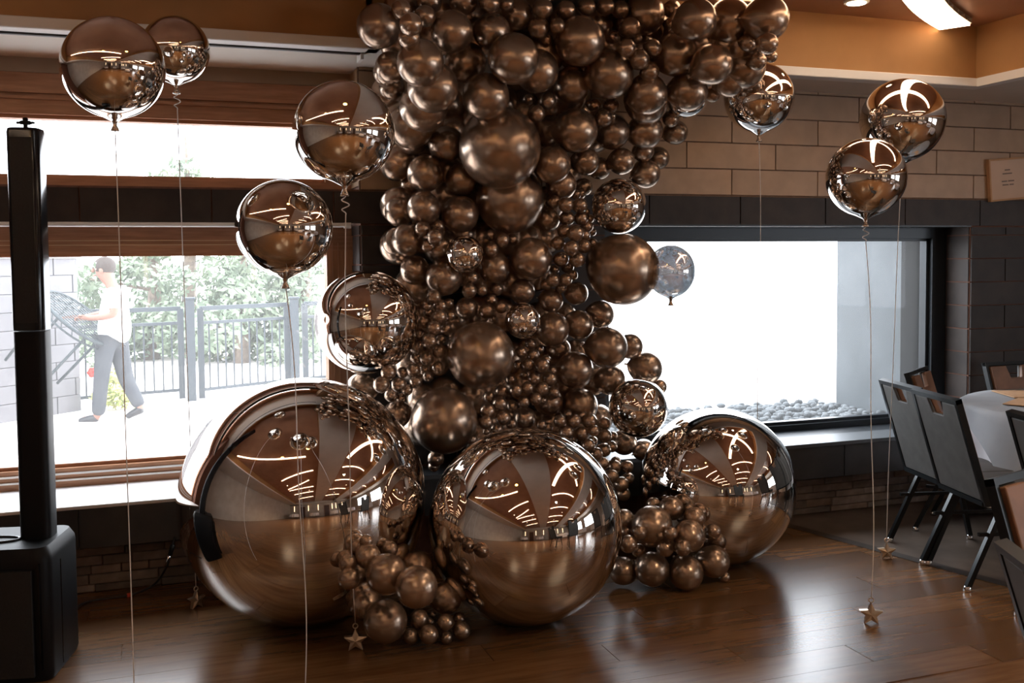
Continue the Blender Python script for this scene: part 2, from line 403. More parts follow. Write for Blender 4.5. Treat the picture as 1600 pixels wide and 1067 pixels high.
# other walls (seen in the mirror balls)
struct(MB().box((XL-.2, YB-.2, -.01), (XL, WB, 3.0)).build('wall_left', M['plaster']))
wr = MB(); WR = ((-2.2, .4), (-6.2, -3.2))
wr.box((XR, YB-.2, -.01), (XR+.2, WB, .8)).box((XR, YB-.2, 2.3), (XR+.2, WB, 3.0))
ys = [YB-.2] + [v for w_ in sorted(WR) for v in w_] + [WB]
for i in range(0, len(ys), 2): wr.box((XR, ys[i], .8), (XR+.2, ys[i+1], 2.3))
struct(wr.build('wall_right', M['plaster']))
for i, (a, b_) in enumerate(WR):
    w = struct(MB().box((XR+.06, a, .8), (XR+.12, a+.07, 2.3)).box((XR+.06, b_-.07, .8), (XR+.12, b_, 2.3)).box((XR+.06, a, .8), (XR+.12, b_, .87)).box((XR+.06, a, 2.23), (XR+.12, b_, 2.3)).box((XR+.06, (a+b_)/2-.03, .8), (XR+.12, (a+b_)/2+.03, 2.3)).build('window_%d' % (4+i), M['black_frame']))
    MB().box((XR+.085, a+.07, .87), (XR+.09, b_-.07, 2.23)).build('pane', M['glass'], w)
struct(MB().box((XL-.2, YB-.2, -.01), (XR+.2, YB, 3.0)).build('wall_back', M['plaster']))
def door(x, n):
    d = struct(MB().box((x, YB, 0), (x+1.0, YB+.05, 2.1), .005).build('door_%d' % n, M['door']))
    MB().box((x-.08, YB, 0), (x, YB+.07, 2.18)).box((x+1.0, YB, 0), (x+1.08, YB+.07, 2.18)).box((x, YB, 2.1), (x+1.0, YB+.07, 2.18)).build('door_frame', M['wood_v'], d)
    MB().tube([(x+.9, YB+.1, .95), (x+.9, YB+.1, 1.1)], .012).build('door_handle', M['chrome'], d)
door(-2.0, 1); door(3.0, 2)

# ------------------------------------------------------------------ windows
def window_left(n, op, inner, name):
    x0, x1, z0, z1 = op; ix0, ix1, iz0, iz1 = inner; ya, yb = 5.455, 5.56
    w = struct(MB().box((x0, ya, z0), (x1, yb, iz0)).build('window_%d' % n, M['wood']))
    MB().box((x0, ya, iz1), (x1, yb, z1)).build('head_rail', M['wood'], w)
    MB().box((ix1, ya, iz0), (x1, yb, iz1)).build('jamb', M['wood_v'], w)
    MB().box((x0, ya, iz0), (ix0, yb, iz1)).build('jamb', M['wood_v'], w)
    # stepped inner sash
    s = .03
    MB().box((ix0, ya+.03, iz0), (ix1, yb, iz0+s*.6)).box((ix0, ya+.03, iz1-s*.6), (ix1, yb, iz1)).build('sash', M['wood'], w)
    MB().box((ix0, 5.53, iz0), (ix1, 5.534, iz1)).build('pane', M['glass'], w)
    return w
w1 = window_left(1, OPEN_L, (-1.66, .845, .567, 1.652), 'lower')
MB().box((-1.66, 5.447, .535), (.845, 5.456, .545)).box((-1.66, 5.44, .505), (.845, 5.456, .514)).build('track', M['trim_white'], w1)
MB().box((-1.66, 5.448, 1.712), (.845, 5.456, 1.716)).box((-1.66, 5.448, 1.690), (.845, 5.456, 1.694)).build('gasket', M['gold_line'], w1)
MB().box((.875, 5.448, .6), (.879, 5.456, 1.7)).box((.905, 5.448, .6), (.909, 5.456, 1.7)).build('gasket', M['wood_v'], w1)
w2 = window_left(2, OPEN_U, (-1.66, .845, 2.028, 2.339), 'upper')
MB().box((-1.75, 5.44, 2.41), (.99, 5.456, 2.425)).box((-1.75, 5.435, 2.44), (.99, 5.456, 2.538)).build('head_board', M['wood'], w2)
MB().box((-1.75, 5.44, 2.54), (.99, 5.60, 2.62)).build('lintel', M['lintel'], wall)
t = thing('blind_bar', 'white bottom bar of a rolled blind across the dark tiles between windows', 'blind', (-.4, 5.2, 1.785))
MB().tube([(-1.75, 5.205, 1.787), (.93, 5.205, 1.787)], .012, 12).build('bar', M['trim_white'], t)
MB().box((.90, 5.20, 1.77), (.935, 5.22, 1.80)).build('bracket', M['trim_white'], t)

x0, x1, z0, z1 = OPEN_R
struct(MB().box((x0, WY+.004, 1.788), (x1, 5.45, 1.806)).build('trim_7', M['black_frame']))
w3 = struct(MB().box((x0, 5.44, z0), (x1, 5.56, .515)).build('window_3', M['black_frame']))
MB().box((x0, 5.44, 1.718), (x1, 5.56, z1)).build('head_rail', M['black_frame'], w3)
MB().box((4.93, 5.44, .515), (x1, 5.56, 1.718)).build('jamb', M['black_frame'], w3)
MB().box((x0, 5.44, .515), (x0+.12, 5.56, 1.718)).build('jamb', M['black_frame'], w3)
MB().box((4.905, 5.47, .515), (4.93, 5.52, 1.718)).box((x0+.12, 5.47, .515), (4.93, 5.52, .535)).box((x0+.12, 5.47, 1.70), (4.93, 5.52, 1.718)).build('sash', M['black_frame'], w3)
MB().box((x0+.12, 5.53, .515), (4.93, 5.534, 1.718)).build('pane', M['glass_veil_far'], w3)

# ------------------------------------------------------------------ outdoors
struct(MB().box((-9, WB+.03, -.12), (15, 18, 0)).box((9.8, -14, -.12), (15, WB+.02, 0)).build('ground_deck', M['deck']))
# exterior return wall and gravel trough beyond the far window
struct(MB().box((4.86, 5.66, -.02), (5.35, 6.36, 2.6)).build('wall_exterior', M['concrete']))
tr = thing('gravel_trough', 'grey gravel bed outside the black-framed window', 'planter', (3.7, 6.1, 0))
MB().box((2.3, 5.66, 0), (4.85, 6.62, .40)).build('kerb', M['concrete'], tr)
rg = random.Random(5); g = MB()
for i in range(1500):
    g.ball((rg.uniform(2.4, 4.84), rg.uniform(5.68, 6.6), .405+rg.random()*.07), (rg.uniform(.018, .045), rg.uniform(.018, .045), rg.uniform(.012, .03)), 6, 4)
gv = g.build('gravel', M['gravel'], tr, smooth=True); gv['kind'] = 'stuff'
# block wall at the left
c0, c1 = on_z(126, 641, 0), on_z(70, 650, 0)
dirv = (c1-c0); dirv.z = 0; dirv.normalize()
ang = math.atan2(-dirv.y, -dirv.x)
bw = thing('block_wall', 'low pale grey block wall end beyond the window beside the walking man', 'wall', c0, ang)
MB().box((-2.6, .02, 0), (-.02, .5, 1.66)).build('core', M['mortar'], bw, local=True)
for r in range(9):
    x = -2.6 + (.23 if r % 2 else 0)
    while x < -.01:
        xe = min(x+.455, 0); o = piece('block', (xe-x-.008, .04, .178), M['block'], None, (0, 0, 0)); o.parent = bw; o.location = (x, -.02, r*.185)
        x += .462
MB().box((-2.6, -.05, 1.665), (.03, .55, 1.72), .006).build('coping', M['block'], bw, local=True)

# fence: three panels
def fence_panel(a, b, h, label, n, last_post=True):
    a, b = Vector(a), Vector(b); a.z = b.z = 0
    t = thing('railing', label, 'fence', a, 0, 'black railings on the terrace')
    up = lambda p, z: Vector((p.x, p.y, z))
    for z, nm in ((h, 'top_rail'), (h-.17, 'mid_rail'), (.10, 'bottom_rail')):
        MB().bar(up(a, z), up(b, z), .045, .05 if nm == 'top_rail' else .035).build(nm, M['rail'], t)
    for p in ((a, b) if last_post else (a,)):
        MB().bar(up(p, 0), up(p, h), .07, .07, (1, 0, 0)).build('post', M['rail'], t)
    L = (b-a).length; k = int(L/.105)
    for i in range(1, k):
        p = a.lerp(b, i/k)
        MB().bar(up(p, .10), up(p, h-.17), .018, .018, (1, 0, 0)).build('baluster', M['rail'], t)
    return t
fh = 1.06
p0, p1, p2, p3, p4, p5 = on_z(120, 636, 0), on_z(285, 622, 0), on_z(316, 622, 0), on_z(450, 606, 0), on_z(478, 603, 0), on_z(640, 588, 0)
fence_panel(p0, p1, fh, 'black railing panel behind the walking man', 14)
fence_panel(p2, p3, fh, 'black railing panel between the tall corner post and second tall post', 14)
fence_panel(p4, p5, fh, 'black railing panel beyond the second tall post, behind the mirror balls', 14)
for px, py, h, lb in ((300, 626, 1.17, 'tall black corner post standing between two railing panels'), (462, 607, 1.13, 'tall black fence post beside the wooden window jamb')):
    p = on_z(px, py, 0); t = thing('fence_post', lb, 'post', p, 0)
    MB().box(p+Vector((-.05, -.05, 0)), p+Vector((.05, .05, h))).build('shaft', M['rail'], t)
    MB().box(p+Vector((-.065, -.065, h)), p+Vector((.065, .065, h+.03)), .008).build('cap', M['rail'], t)

def leaf_cloud(name, blobs, n, size, m, parent, seed):
    rr = random.Random(seed); bm = bmesh.new()
    tot = sum(b[3]**2 for b in blobs)
    for cx, cy, cz, r in blobs:
        for i in range(int(n*r*r/tot)):
            v = Vector((rr.gauss(0, 1), rr.gauss(0, 1), rr.gauss(0, 1))).normalized()*r*(rr.random()**.4)
            c = Vector((cx, cy, cz)) + Vector((v.x, v.y, v.z*.75))
            a = Vector((rr.gauss(0, 1), rr.gauss(0, 1), rr.gauss(0, 1))).normalized(); b_ = a.orthogonal().normalized()
            s = size*rr.uniform(.6, 1.3)
            bm.faces.new([bm.verts.new(c+q) for q in (a*s, b_*s*.45, -a*s, -b_*s*.45)])
    me = bpy.data.meshes.new(name); bm.to_mesh(me); bm.free(); me.materials.append(m)
    o = link(name, me, parent)
    return o
def tree(px, py, t_, h, lab, seed, spread=1.5, base=.42):
    p = at(px, py, t_); p.z = -.1
    rr = random.Random(seed); r = thing('pine_tree', lab, 'tree', p, 0, 'trees beyond the fence')
    MB().tube([p, p+Vector((.1, 0, h*.5)), p+Vector((.05, .05, h*.86))], [.14, .09, .01], 8).build('trunk', M['bark'], r)
    blobs = []
    for i in range(26):
        f = rr.random(); z = h*(.06+.9*f); rad = spread*(1-.72*f)
        a = rr.random()*6.28; d = rad*rr.uniform(.2, 1)
        blobs.append((math.cos(a)*d, math.sin(a)*d, z, rr.uniform(.3, .55)*(1.15-.6*f)))
    for k in range(4):
        a = blobs[k*3]; MB().tube([p+Vector((.05, 0, a[2]-.2)), p+Vector(a[:3])], [.035, .012], 5).build('branch', M['bark'], r)
    leaf_cloud('foliage', blobs, 4200, .075, M['leaf'], r, seed)
tree(235, 500, 16.5, 3.1, 'feathery pale green tree just beyond the railing behind the walking man', 11, 1.5)
tree(292, 500, 17.5, 4.55, 'tallest pale green tree, its tip showing through the upper window', 12, 1.2)
tree(375, 500, 15.8, 2.45, 'broad low pale green tree beyond the railing corner post', 13, 1.7)
tree(470, 500, 16.8, 2.7, 'pale green tree beyond the railing, beside the wooden jamb', 14, 1.4)
p = on_z(181, 640, 0)
t = thing('flowering_bush', 'yellow-green flowering bush with a red bloom behind the walking man', 'bush', p)
leaf_cloud('foliage', [(0, 0, .18, .2), (.12, 0, .12, .14), (-.12, .02, .14, .15), (0, 0, .36, .12)], 900, .035, M['leaf_y'], t, 4)
MB().tube([p, p+Vector((-.1, 0, .25)), p+Vector((-.22, -.02, .40))], .008, 6).build('stem', M['leaf_y'], t)
q = MB()
for k in range(6): q.ball(p+Vector((-.22+.03*math.cos(k*1.05), -.02, .42+.03*math.sin(k*1.05))), (.03, .015, .03), 8, 6)
q.build('bloom', M['petal'], t, smooth=True)

# ------------------------------------------------------------------ the man outdoors, carrying a lattice table
PT = 10.25
feet = on_z(165, 656, 0)
PT = (feet-CAM).dot(FWD)
man = thing('person', 'man in white shirt and dark trousers walking outdoors carrying a lattice metal table', 'person', feet, -YAW)
SX = PT/F_PX
def body(px, py, dy=0.0):
    """photo pixel -> the man's own frame (x along his walk, y away, z up)"""
    w = at(px, py, PT) - feet
    x = w.dot(_r); z = w.z
    return Vector((x, dy, max(z, .0)))
def skin_figure(name, verts, edges, radii, m, parent, root=0, sub=2):
    me = bpy.data.meshes.new(name); me.from_pydata([tuple(v) for v in verts], edges, [])
    o = link(name, me, parent)
    bpy.context.view_layer.objects.active = o
    sk = o.modifiers.new('skin', 'SKIN'); sk.use_smooth_shade = True
    for i, r in enumerate(radii):
        d = me.skin_vertices[0].data[i]; rr = r if isinstance(r, tuple) else (r, r); d.radius = rr; d.use_root = (i == root)
    ss = o.modifiers.new('sub', 'SUBSURF'); ss.levels = sub; ss.render_levels = sub
    dg = bpy.context.evaluated_depsgraph_get(); ev = o.evaluated_get(dg)
    nm = bpy.data.meshes.new_from_object(ev); o.modifiers.clear(); o.data = nm; nm.materials.clear(); nm.materials.append(m)
    for pl in nm.polygons: pl.use_smooth = True
    return o
NY, FY = -.15, .15   # near / far side of the body
# index: pelvis 0 ...
V = [body(177, 528), body(184, 500), body(187, 468), body(180, 449), body(174, 438), body(167, 425), body(167, 413),      # 0-6 pelvis spine chest neck skull top
     body(188, 457, NY), body(193, 490, NY-.03), body(160, 495, NY-.02), body(143, 494, NY),                          # 7-10 near arm: shoulder elbow wrist palm
     body(180, 457, FY), body(168, 488, FY+.05), body(120, 498, FY), body(103, 496, FY),                              # 11-14 far arm
     body(172, 540, NY*.6), body(165, 592, NY*.6), body(160, 640, NY*.6), body(157, 651, NY*.6), body(133, 654, NY*.6),      # 15-19 near leg
     body(182, 540, FY*.6), body(192, 592, FY*.6), body(212, 632, FY*.6), body(216, 640, FY*.6), body(196, 652, FY*.6)]      # 20-24 far leg
E_ = [(0, 1), (1, 2), (2, 3), (3, 4), (4, 5), (5, 6), (2, 7), (7, 8), (8, 9), (9, 10), (2, 11), (11, 12), (12, 13), (13, 14),
      (0, 15), (15, 16), (16, 17), (17, 18), (18, 19), (0, 20), (20, 21), (21, 22), (22, 23), (23, 24)]
Rd = [.06, (.06, .07), (.07, .10), .06, .062, .098, .085, .06, .045, .03, .035, .06, .045, .03, .035, .05, .055, .04, .042, .035, .05, .055, .04, .042, .035]
nb = len(V)
# five fingers per hand, curled over the table rim
for palm, sy, base in ((V[10], -1, 10), (V[14], 1, 14)):
    for k in range(5):
        w = (k-2)*.017
        if k == 4: pts = [palm+Vector((.01, -.03, .02)), palm+Vector((-.03, -.045, .015))]       # thumb leaves the side of the palm
        else:
            ln = (.055, .068, .072, .062)[k]
            pts = [palm+Vector((-.03, w, .0)), palm+Vector((-.03-ln*.6, w, -.005)), palm+Vector((-.03-ln*.75, w, -.04))]
        prev = base
        for q_ in pts:
            V.append(q_); E_.append((prev, len(V)-1)); Rd.append(.0095); prev = len(V)-1
skin_figure('body', V, E_, Rd, M['skin'], man)
# face, in profile towards the left
hd = body(166, 420)
f_ = MB()
f_.ball(hd+Vector((-.105, 0, -.01)), (.022, .016, .026), 8, 6)
f_.ball(hd+Vector((-.085, 0, -.065)), (.02, .028, .01), 8, 6)
f_.build('nose', M['skin'], man, smooth=True, local=True)
for sy in (-1, 1):
    MB().ball(hd+Vector((.015, sy*.092, -.015)), (.022, .012, .034), 8, 6).build('ear', M['skin'], man, smooth=True, local=True)
    MB().ball(hd+Vector((-.088, sy*.035, .012)), (.008, .008, .007), 8, 6).build('eye', M['hair'], man, smooth=True, local=True)
MB().ball(hd+Vector((-.096, 0, -.066)), (.010, .022, .005), 8, 6).build('mouth', M['bark'], man, smooth=True, local=True)
q = bmesh.new(); MBh = MB(); MBh.ball(hd+Vector((.018, 0, .028)), (.108, .104, .098), 24, 16)
for v in list(MBh.bm.verts):
    if v.co.x < hd.x-.055 and v.co.z < hd.z+.06 or v.co.z < hd.z-.045 and v.co.x < hd.x+.05: MBh.bm.verts.remove(v)
MBh.build('hair', M['hair'], man, smooth=True, local=True)
# clothes follow the body
S = [body(178, 540), body(184, 506), body(187, 468), body(180, 454), body(188, 457, NY), body(194, 482, NY-.03), body(180, 457, FY), body(172, 482, FY+.05)]
skin_figure('shirt', S, [(0, 1), (1, 2), (2, 3), (2, 4), (4, 5), (2, 6), (6, 7)], [(.175, .185), (.165, .18), (.16, .195), .075, .085, .072, .085, .072], M['shirt'], man)
S = [body(178, 512), V[15], V[16], body(159, 649, NY*.6), V[20], V[21], body(215, 639, FY*.6)]
skin_figure('trousers', S, [(0, 1), (1, 2), (2, 3), (0, 4), (4, 5), (5, 6)], [(.135, .14), .10, .078, .068, .105, .082, .068], M['trousers'], man)
for a, b_, nm in ((18, 19, 'shoe'), (23, 24, 'shoe')):
    hA, tA = V[a], V[b_]
    skin_figure('shoe', [hA+Vector((.02, 0, -.0)), (hA+tA)/2, tA+Vector((-.03, 0, -.01))], [(0, 1), (1, 2)], [(.05, .05), (.046, .042), (.04, .028)], M['shoe'], man)

# lattice table in his hands: top seen almost edge-on, legs reaching down to the left
tc = at(124, 497, PT-.1)
ax_n = (-_r*.66 - _u*.72 + _d*.0).normalized()           # from the top towards the feet
ax_a = (_r*.72 - _u*.66); ax_a = (ax_a - ax_n*ax_a.dot(ax_n)).normalized(); ax_b = ax_a.cross(ax_n)
tb = thing('metal_table', 'dark round lattice-topped metal table carried tilted by the walking man', 'table', tc)
tb.rotation_euler = Matrix((ax_a, ax_b, -ax_n)).transposed().to_euler()
RT = .40
MB().tube([(RT*math.cos(i*math.pi/20), RT*math.sin(i*math.pi/20), 0) for i in range(41)], .016, 8).build('rim', M['iron'], tb, local=True, smooth=True)
MB().tube([(RT*.97*math.cos(i*math.pi/20), RT*.97*math.sin(i*math.pi/20), -.07) for i in range(41)], .010, 6).build('apron_ring', M['iron'], tb, local=True, smooth=True)
for k in range(-6, 7):
    c = k*.058; h = math.sqrt(RT*RT-c*c)
    MB().bar((c, -h, 0), (c, h, 0), .014, .006).build('slat', M['iron'], tb, local=True)
    MB().bar((-h, c, .004), (h, c, .004), .014, .006).build('slat', M['iron'], tb, local=True)
for k in range(20):
    a = k*math.pi/10
    MB().bar((RT*math.cos(a), RT*math.sin(a), 0), (RT*.97*math.cos(a+.12), RT*.97*math.sin(a+.12), -.07), .008, .008).build('lattice_bar', M['iron'], tb, local=True)
for k in range(4):
    a = math.pi/4 + k*math.pi/2
    MB().tube([(RT*.85*math.cos(a), RT*.85*math.sin(a), -.01), (RT*.75*math.cos(a), RT*.75*math.sin(a), -.74)], .015, 8).build('leg', M['iron'], tb, local=True, smooth=True)

# ------------------------------------------------------------------ ceiling lights
def arc(p0, p1, bow, n=24):
    p0, p1 = Vector(p0), Vector(p1); d = p1-p0; nrm = Vector((-d.y, d.x)).normalized()
    return [Vector((p0.x+d.x*i/n, p0.y+d.y*i/n)) + nrm*bow*(1-(2*i/n-1)**2) for i in range(n+1)]
def strip_light(p0, p1, bow, lab, w=.13):
    pts = arc(p0, p1, bow)
    mid = pts[len(pts)//2]
    t = thing('strip_light', lab, 'light', (mid.x, mid.y, ZC-.03), 0, 'curved ceiling strips')
    for nm, ww, z0, z1, m in (('housing', w+.02, ZC-.03, ZC-.001, M['strip_case']), ('diffuser', w, ZC-.042, ZC-.0305, M['strip'])):
        b = MB(); L, R = [], []
        for i, p_ in enumerate(pts):
            tg = (pts[min(i+1, len(pts)-1)]-pts[max(i-1, 0)]).normalized(); nn = Vector((-tg.y, tg.x))
            L.append(p_+nn*ww/2); R.append(p_-nn*ww/2)
        for i in range(len(pts)-1):
            vs = [b.bm.verts.new((q_.x, q_.y, z)) for z in (z0, z1) for q_ in (L[i], R[i], R[i+1], L[i+1])]
            for f in ((3, 2, 1, 0), (4, 5, 6, 7), (0, 1, 5, 4), (2, 3, 7, 6)): b.bm.faces.new([vs[j] for j in f])
            if i == 0: b.bm.faces.new([vs[j] for j in (0, 3, 7, 4)][::1]) if False else None
        bmesh.ops.remove_doubles(b.bm, verts=b.bm.verts, dist=1e-5)
        b.build(nm, m, t)
# coffer over the dance floor (left), coffer by the far window (middle), third coffer
strip_light((4.40, 4.70), (2.5, 2.3), -.30, 'broad curved ceiling strip ending at the ochre fascia beside the small downlight', .17)
strip_light((2.5, 4.5), (4.45, 2.7), .25, 'curved ceiling strip crossing the broad one in an X near the window wall', .13)
for p0_, p1_, bw_, lb in (
    ((2.45, 1.5), (4.5, 1.5), .22, 'bowed ceiling strip spanning the far-window coffer, first behind the crossing pair'),
    ((2.45, -.2), (4.5, -.2), .2, 'bowed ceiling strip spanning the far-window coffer, second behind the crossing pair'),
    ((2.45, -2.2), (4.5, -2.2), .2, 'bowed ceiling strip spanning the far-window coffer, third behind the crossing pair'),
    ((2.45, -4.6), (4.5, -4.4), .2, 'bowed ceiling strip spanning the far-window coffer, deepest in the room'),
    ((-2.5, 4.1), (.4, 2.3), -.5, 'long sweeping ceiling strip over the dance floor closest to the wooden windows'),
    ((-1.5, .5), (.7, 1.2), .08, 'slanting ceiling strip over the dance floor, second from the windows'),
    ((-1.6, -1.2), (.4, .1), -.05, 'slanting ceiling strip over the dance floor, one leg of the long V'),
    ((-1.6, -1.6), (.7, -1.1), .05, 'slanting ceiling strip over the dance floor, other leg of the long V'),
    ((-1.5, -3.0), (.7, -2.4), .05, 'slanting ceiling strip over the dance floor, behind the long V'),
    ((-1.5, -5.2), (.7, -4.4), .05, 'slanting ceiling strip over the dance floor, deepest in the room'),
    ((6.1, 3.6), (8.0, 2.2), .25, 'ceiling strip of the dining coffer closest to the window wall'),
    ((6.1, 1.0), (8.0, .6), .25, 'ceiling strip of the dining coffer, second from the window wall'),
    ((6.1, -1.4), (8.0, -1.6), .25, 'ceiling strip of the dining coffer, third from the window wall'),
    ((6.1, -4.0), (8.0, -4.2), .25, 'ceiling strip of the dining coffer, deepest in the room')):
    strip_light(p0_, p1_, bw_, lb, .075)
def downlight(x, y, lab, m, r=.05, watt=0):
    t = thing('downlight', lab, 'light', (x, y, ZC), 0, 'small round downlights')
    MB().lathe([(r+.015, ZC-.012), (r+.018, ZC-.001)], 24).build('ring', M['trim_white'], t)
    MB().lathe([(r*.98, ZC-.016), (r, ZC-.0125)], 24).build('lens', m, t)
    for o in t.children:
        for v in o.data.vertices: v.co += Vector((x, y, 0))
    if watt:  # added fill lamp, lifts the light in the room behind
        l = bpy.data.lights.new('downlight_fill', 'SPOT'); l.energy = watt; l.color = (1, .74, .48); l.spot_size = math.radians(130); l.spot_blend = .6; l.shadow_soft_size = .06
        lo = bpy.data.objects.new('downlight_fill', l); COL.objects.link(lo); lo.parent = t; lo.location = (0, 0, -.03)
downlight(3.551, 4.50, 'small round downlight in the brown ceiling near the ochre fascia', M['pot'])
downlight(-.6, 2.5, 'amber spotlight in the brown ceiling above the tallest speaker', M['spot'], .07)
downlight(.55, 2.75, 'amber spotlight in the brown ceiling above the largest mirror ball', M['spot'], .07)
for i, (x, y) in enumerate(((-1.4, -.4), (.3, -2), (-.9, -3.6), (2.9, .7), (4.1, -1.2), (3.4, -3.4))):  # unseen downlights added to carry the fill lamps
    downlight(x, y, ('added small white downlight over the middle of the dance floor', 'added small white downlight past the long V of strips', 'added small white downlight between the deepest dance floor strips',
                     'added small white downlight behind the crossing strips', 'added small white downlight beside the second bowed strip', 'added small white downlight beside the third bowed strip')[i], M['pot'], .03, FILL_WATT)
for i, x in enumerate((-3.2, -.3, 1.7, 4.7, 5.6, 7.2)):
    t = thing('wall_light', 'tall glowing bar light on the back wall, ' + ('by the corner nearest the dark speaker side', 'beside the first dark door', 'on the pier between the two doors', 'beside the second dark door', 'past the second dark door', 'by the dining side corner')[i], 'light', (x, YB, 1.7), 0, 'bar lights on the back wall')
    MB().box((x-.06, YB, 1.2), (x+.06, YB+.04, 2.4)).build('backplate', M['strip_case'], t)
    MB().box((x-.035, YB+.04, 1.25), (x+.035, YB+.09, 2.35), .01).build('diffuser', M['sconce'], t)

# ------------------------------------------------------------------ column speaker
sx, sy = -.50, 4.36
spk = thing('column_speaker', 'tall black column loudspeaker on its squat subwoofer box beside the wooden windows', 'speaker', (sx-.08, sy-.02, 0), math.radians(-12))
def rr_outline(w, d, r, ch=0, n=5):
    pts = []
    for cx, cy, a0 in ((w/2-r, d/2-r, 0), (-w/2+r, d/2-r, 90), (-w/2+r, -d/2+r, 180), (w/2-r, -d/2+r, 270)):
        for k in range(n+1):
            a = math.radians(a0+90*k/n); pts.append((cx+r*math.cos(a), cy+r*math.sin(a)))
    return pts
def loft(sections, m, name, parent, sharp=35):
    b = MB(); rings = []
    for pts, z in sections: rings.append([b.bm.verts.new((p[0], p[1], z)) for p in pts])
    n = len(rings[0])
    for r0, r1 in zip(rings, rings[1:]):
        for k in range(n): b.bm.faces.new((r0[k], r0[(k+1) % n], r1[(k+1) % n], r1[k]))
    b.bm.faces.new(rings[0][::-1]); b.bm.faces.new(rings[-1])
    return b.build(name, m, parent, smooth=True, local=True, sharp=sharp)
o1 = rr_outline(.37, .38, .05)
sc_ = lambda pts, k: [(p[0]*k, p[1]*k) for p in pts]
sub = loft([(sc_(o1, .97), .0), (o1, .02), (o1, .465), (sc_(o1, .985), .485), (sc_(o1, .90), .515)], M['black'], 'subwoofer', spk)
loft([([(p[0]*.62, p[1]-.204) for p in rr_outline(.42, .02, .006)], .03), ([(p[0]*.62, p[1]-.204) for p in rr_outline(.42, .02, .006)], .44)], M['black_grille'], 'grille', spk)
MB().tube([(.10*math.cos(k*math.pi/12)-.07, .045*math.sin(k*math.pi/12)-.03, .517) for k in range(25)], .006, 8).build('handle_rim', M['black_gloss'], spk, smooth=True, local=True)
MB().box((.150, -.2055, .05), (.154, -.10, .46)).box((.2085, -.13, .05), (.2115, -.126, .46)).build('seam', M['black_gloss'], sub, local=True)
colm = lambda w, d: [(p[0]+.085, p[1]+.02) for p in rr_outline(w, d, .03)]
loft([(colm(.118, .115), .50), (colm(.118, .115), 1.335)], M['black'], 'spacer_pole', spk)
loft([(colm(.120, .12), 1.34), (colm(.121, .121), 1.36), (colm(.121, .121), 2.115), (colm(.115, .112), 2.128)], M['black_gloss'], 'driver_column', spk)
MB().box((.045, -.043, 1.37), (.125, -.0405, 2.09)).build('grille', M['black_grille'], spk, local=True)
kb = MB(); kb.lathe([(.008, 2.128), (.008, 2.146)], 16).lathe([(.020, 2.146), (.022, 2.149), (.022, 2.157), (.018, 2.160)], 16).lathe([(.010, 2.160), (.010, 2.168), (.007, 2.172)], 16)
kb.box((-.034, -.006, 2.1475), (.034, .006, 2.157), .002)
for v in kb.bm.verts: v.co += Vector((.085, .02, 0))
kb.build('knob', M['black'], spk, smooth=True, local=True, sharp=40)

# cable from the speaker to the socket under the ledge
def smooth_path(pts, n=8):
    pts = [Vector(p) for p in pts]; out = []
    for i in range(len(pts)-1):
        p0, p1, p2, p3 = pts[max(i-1, 0)], pts[i], pts[i+1], pts[min(i+2, len(pts)-1)]
        for k in range(n):
            t = k/n
            out.append(.5*((2*p1)+(p2-p0)*t+(2*p0-5*p1+4*p2-p3)*t*t+(3*p1-p0-3*p2+p3)*t**3))
    return out+[pts[-1]]
cb = thing('cable', 'black cable with a silver plug running from floor up to the dark ledge', 'cable', (-.19, 5.05, 0))
path = smooth_path([(-.42, 4.62, .006), (-.40, 5.0, .006), (-.191, 5.06, .006), (-.081, 5.10, .03), (-.021, 4.985, .141), (.001, 4.982, .21), (.025, 4.992, .285)])
MB().tube(path, .0055, 8).build('cord', M['cable'], cb, smooth=True)
MB().tube([(-.019, 4.985, .147), (-.003, 4.982, .20)], .0095, 12).build('plug', M['chrome'], cb, smooth=True)
MB().tube([(0, 4.982, .204), (.014, 4.986, .25)], .011, 12).build('plug_sleeve', M['black'], cb, smooth=True)
MB().tube([(-.2, 5.058, .006), (-.184, 5.061, .0065)], .0105, 10).build('cable_tie', M['red'], cb, smooth=True)

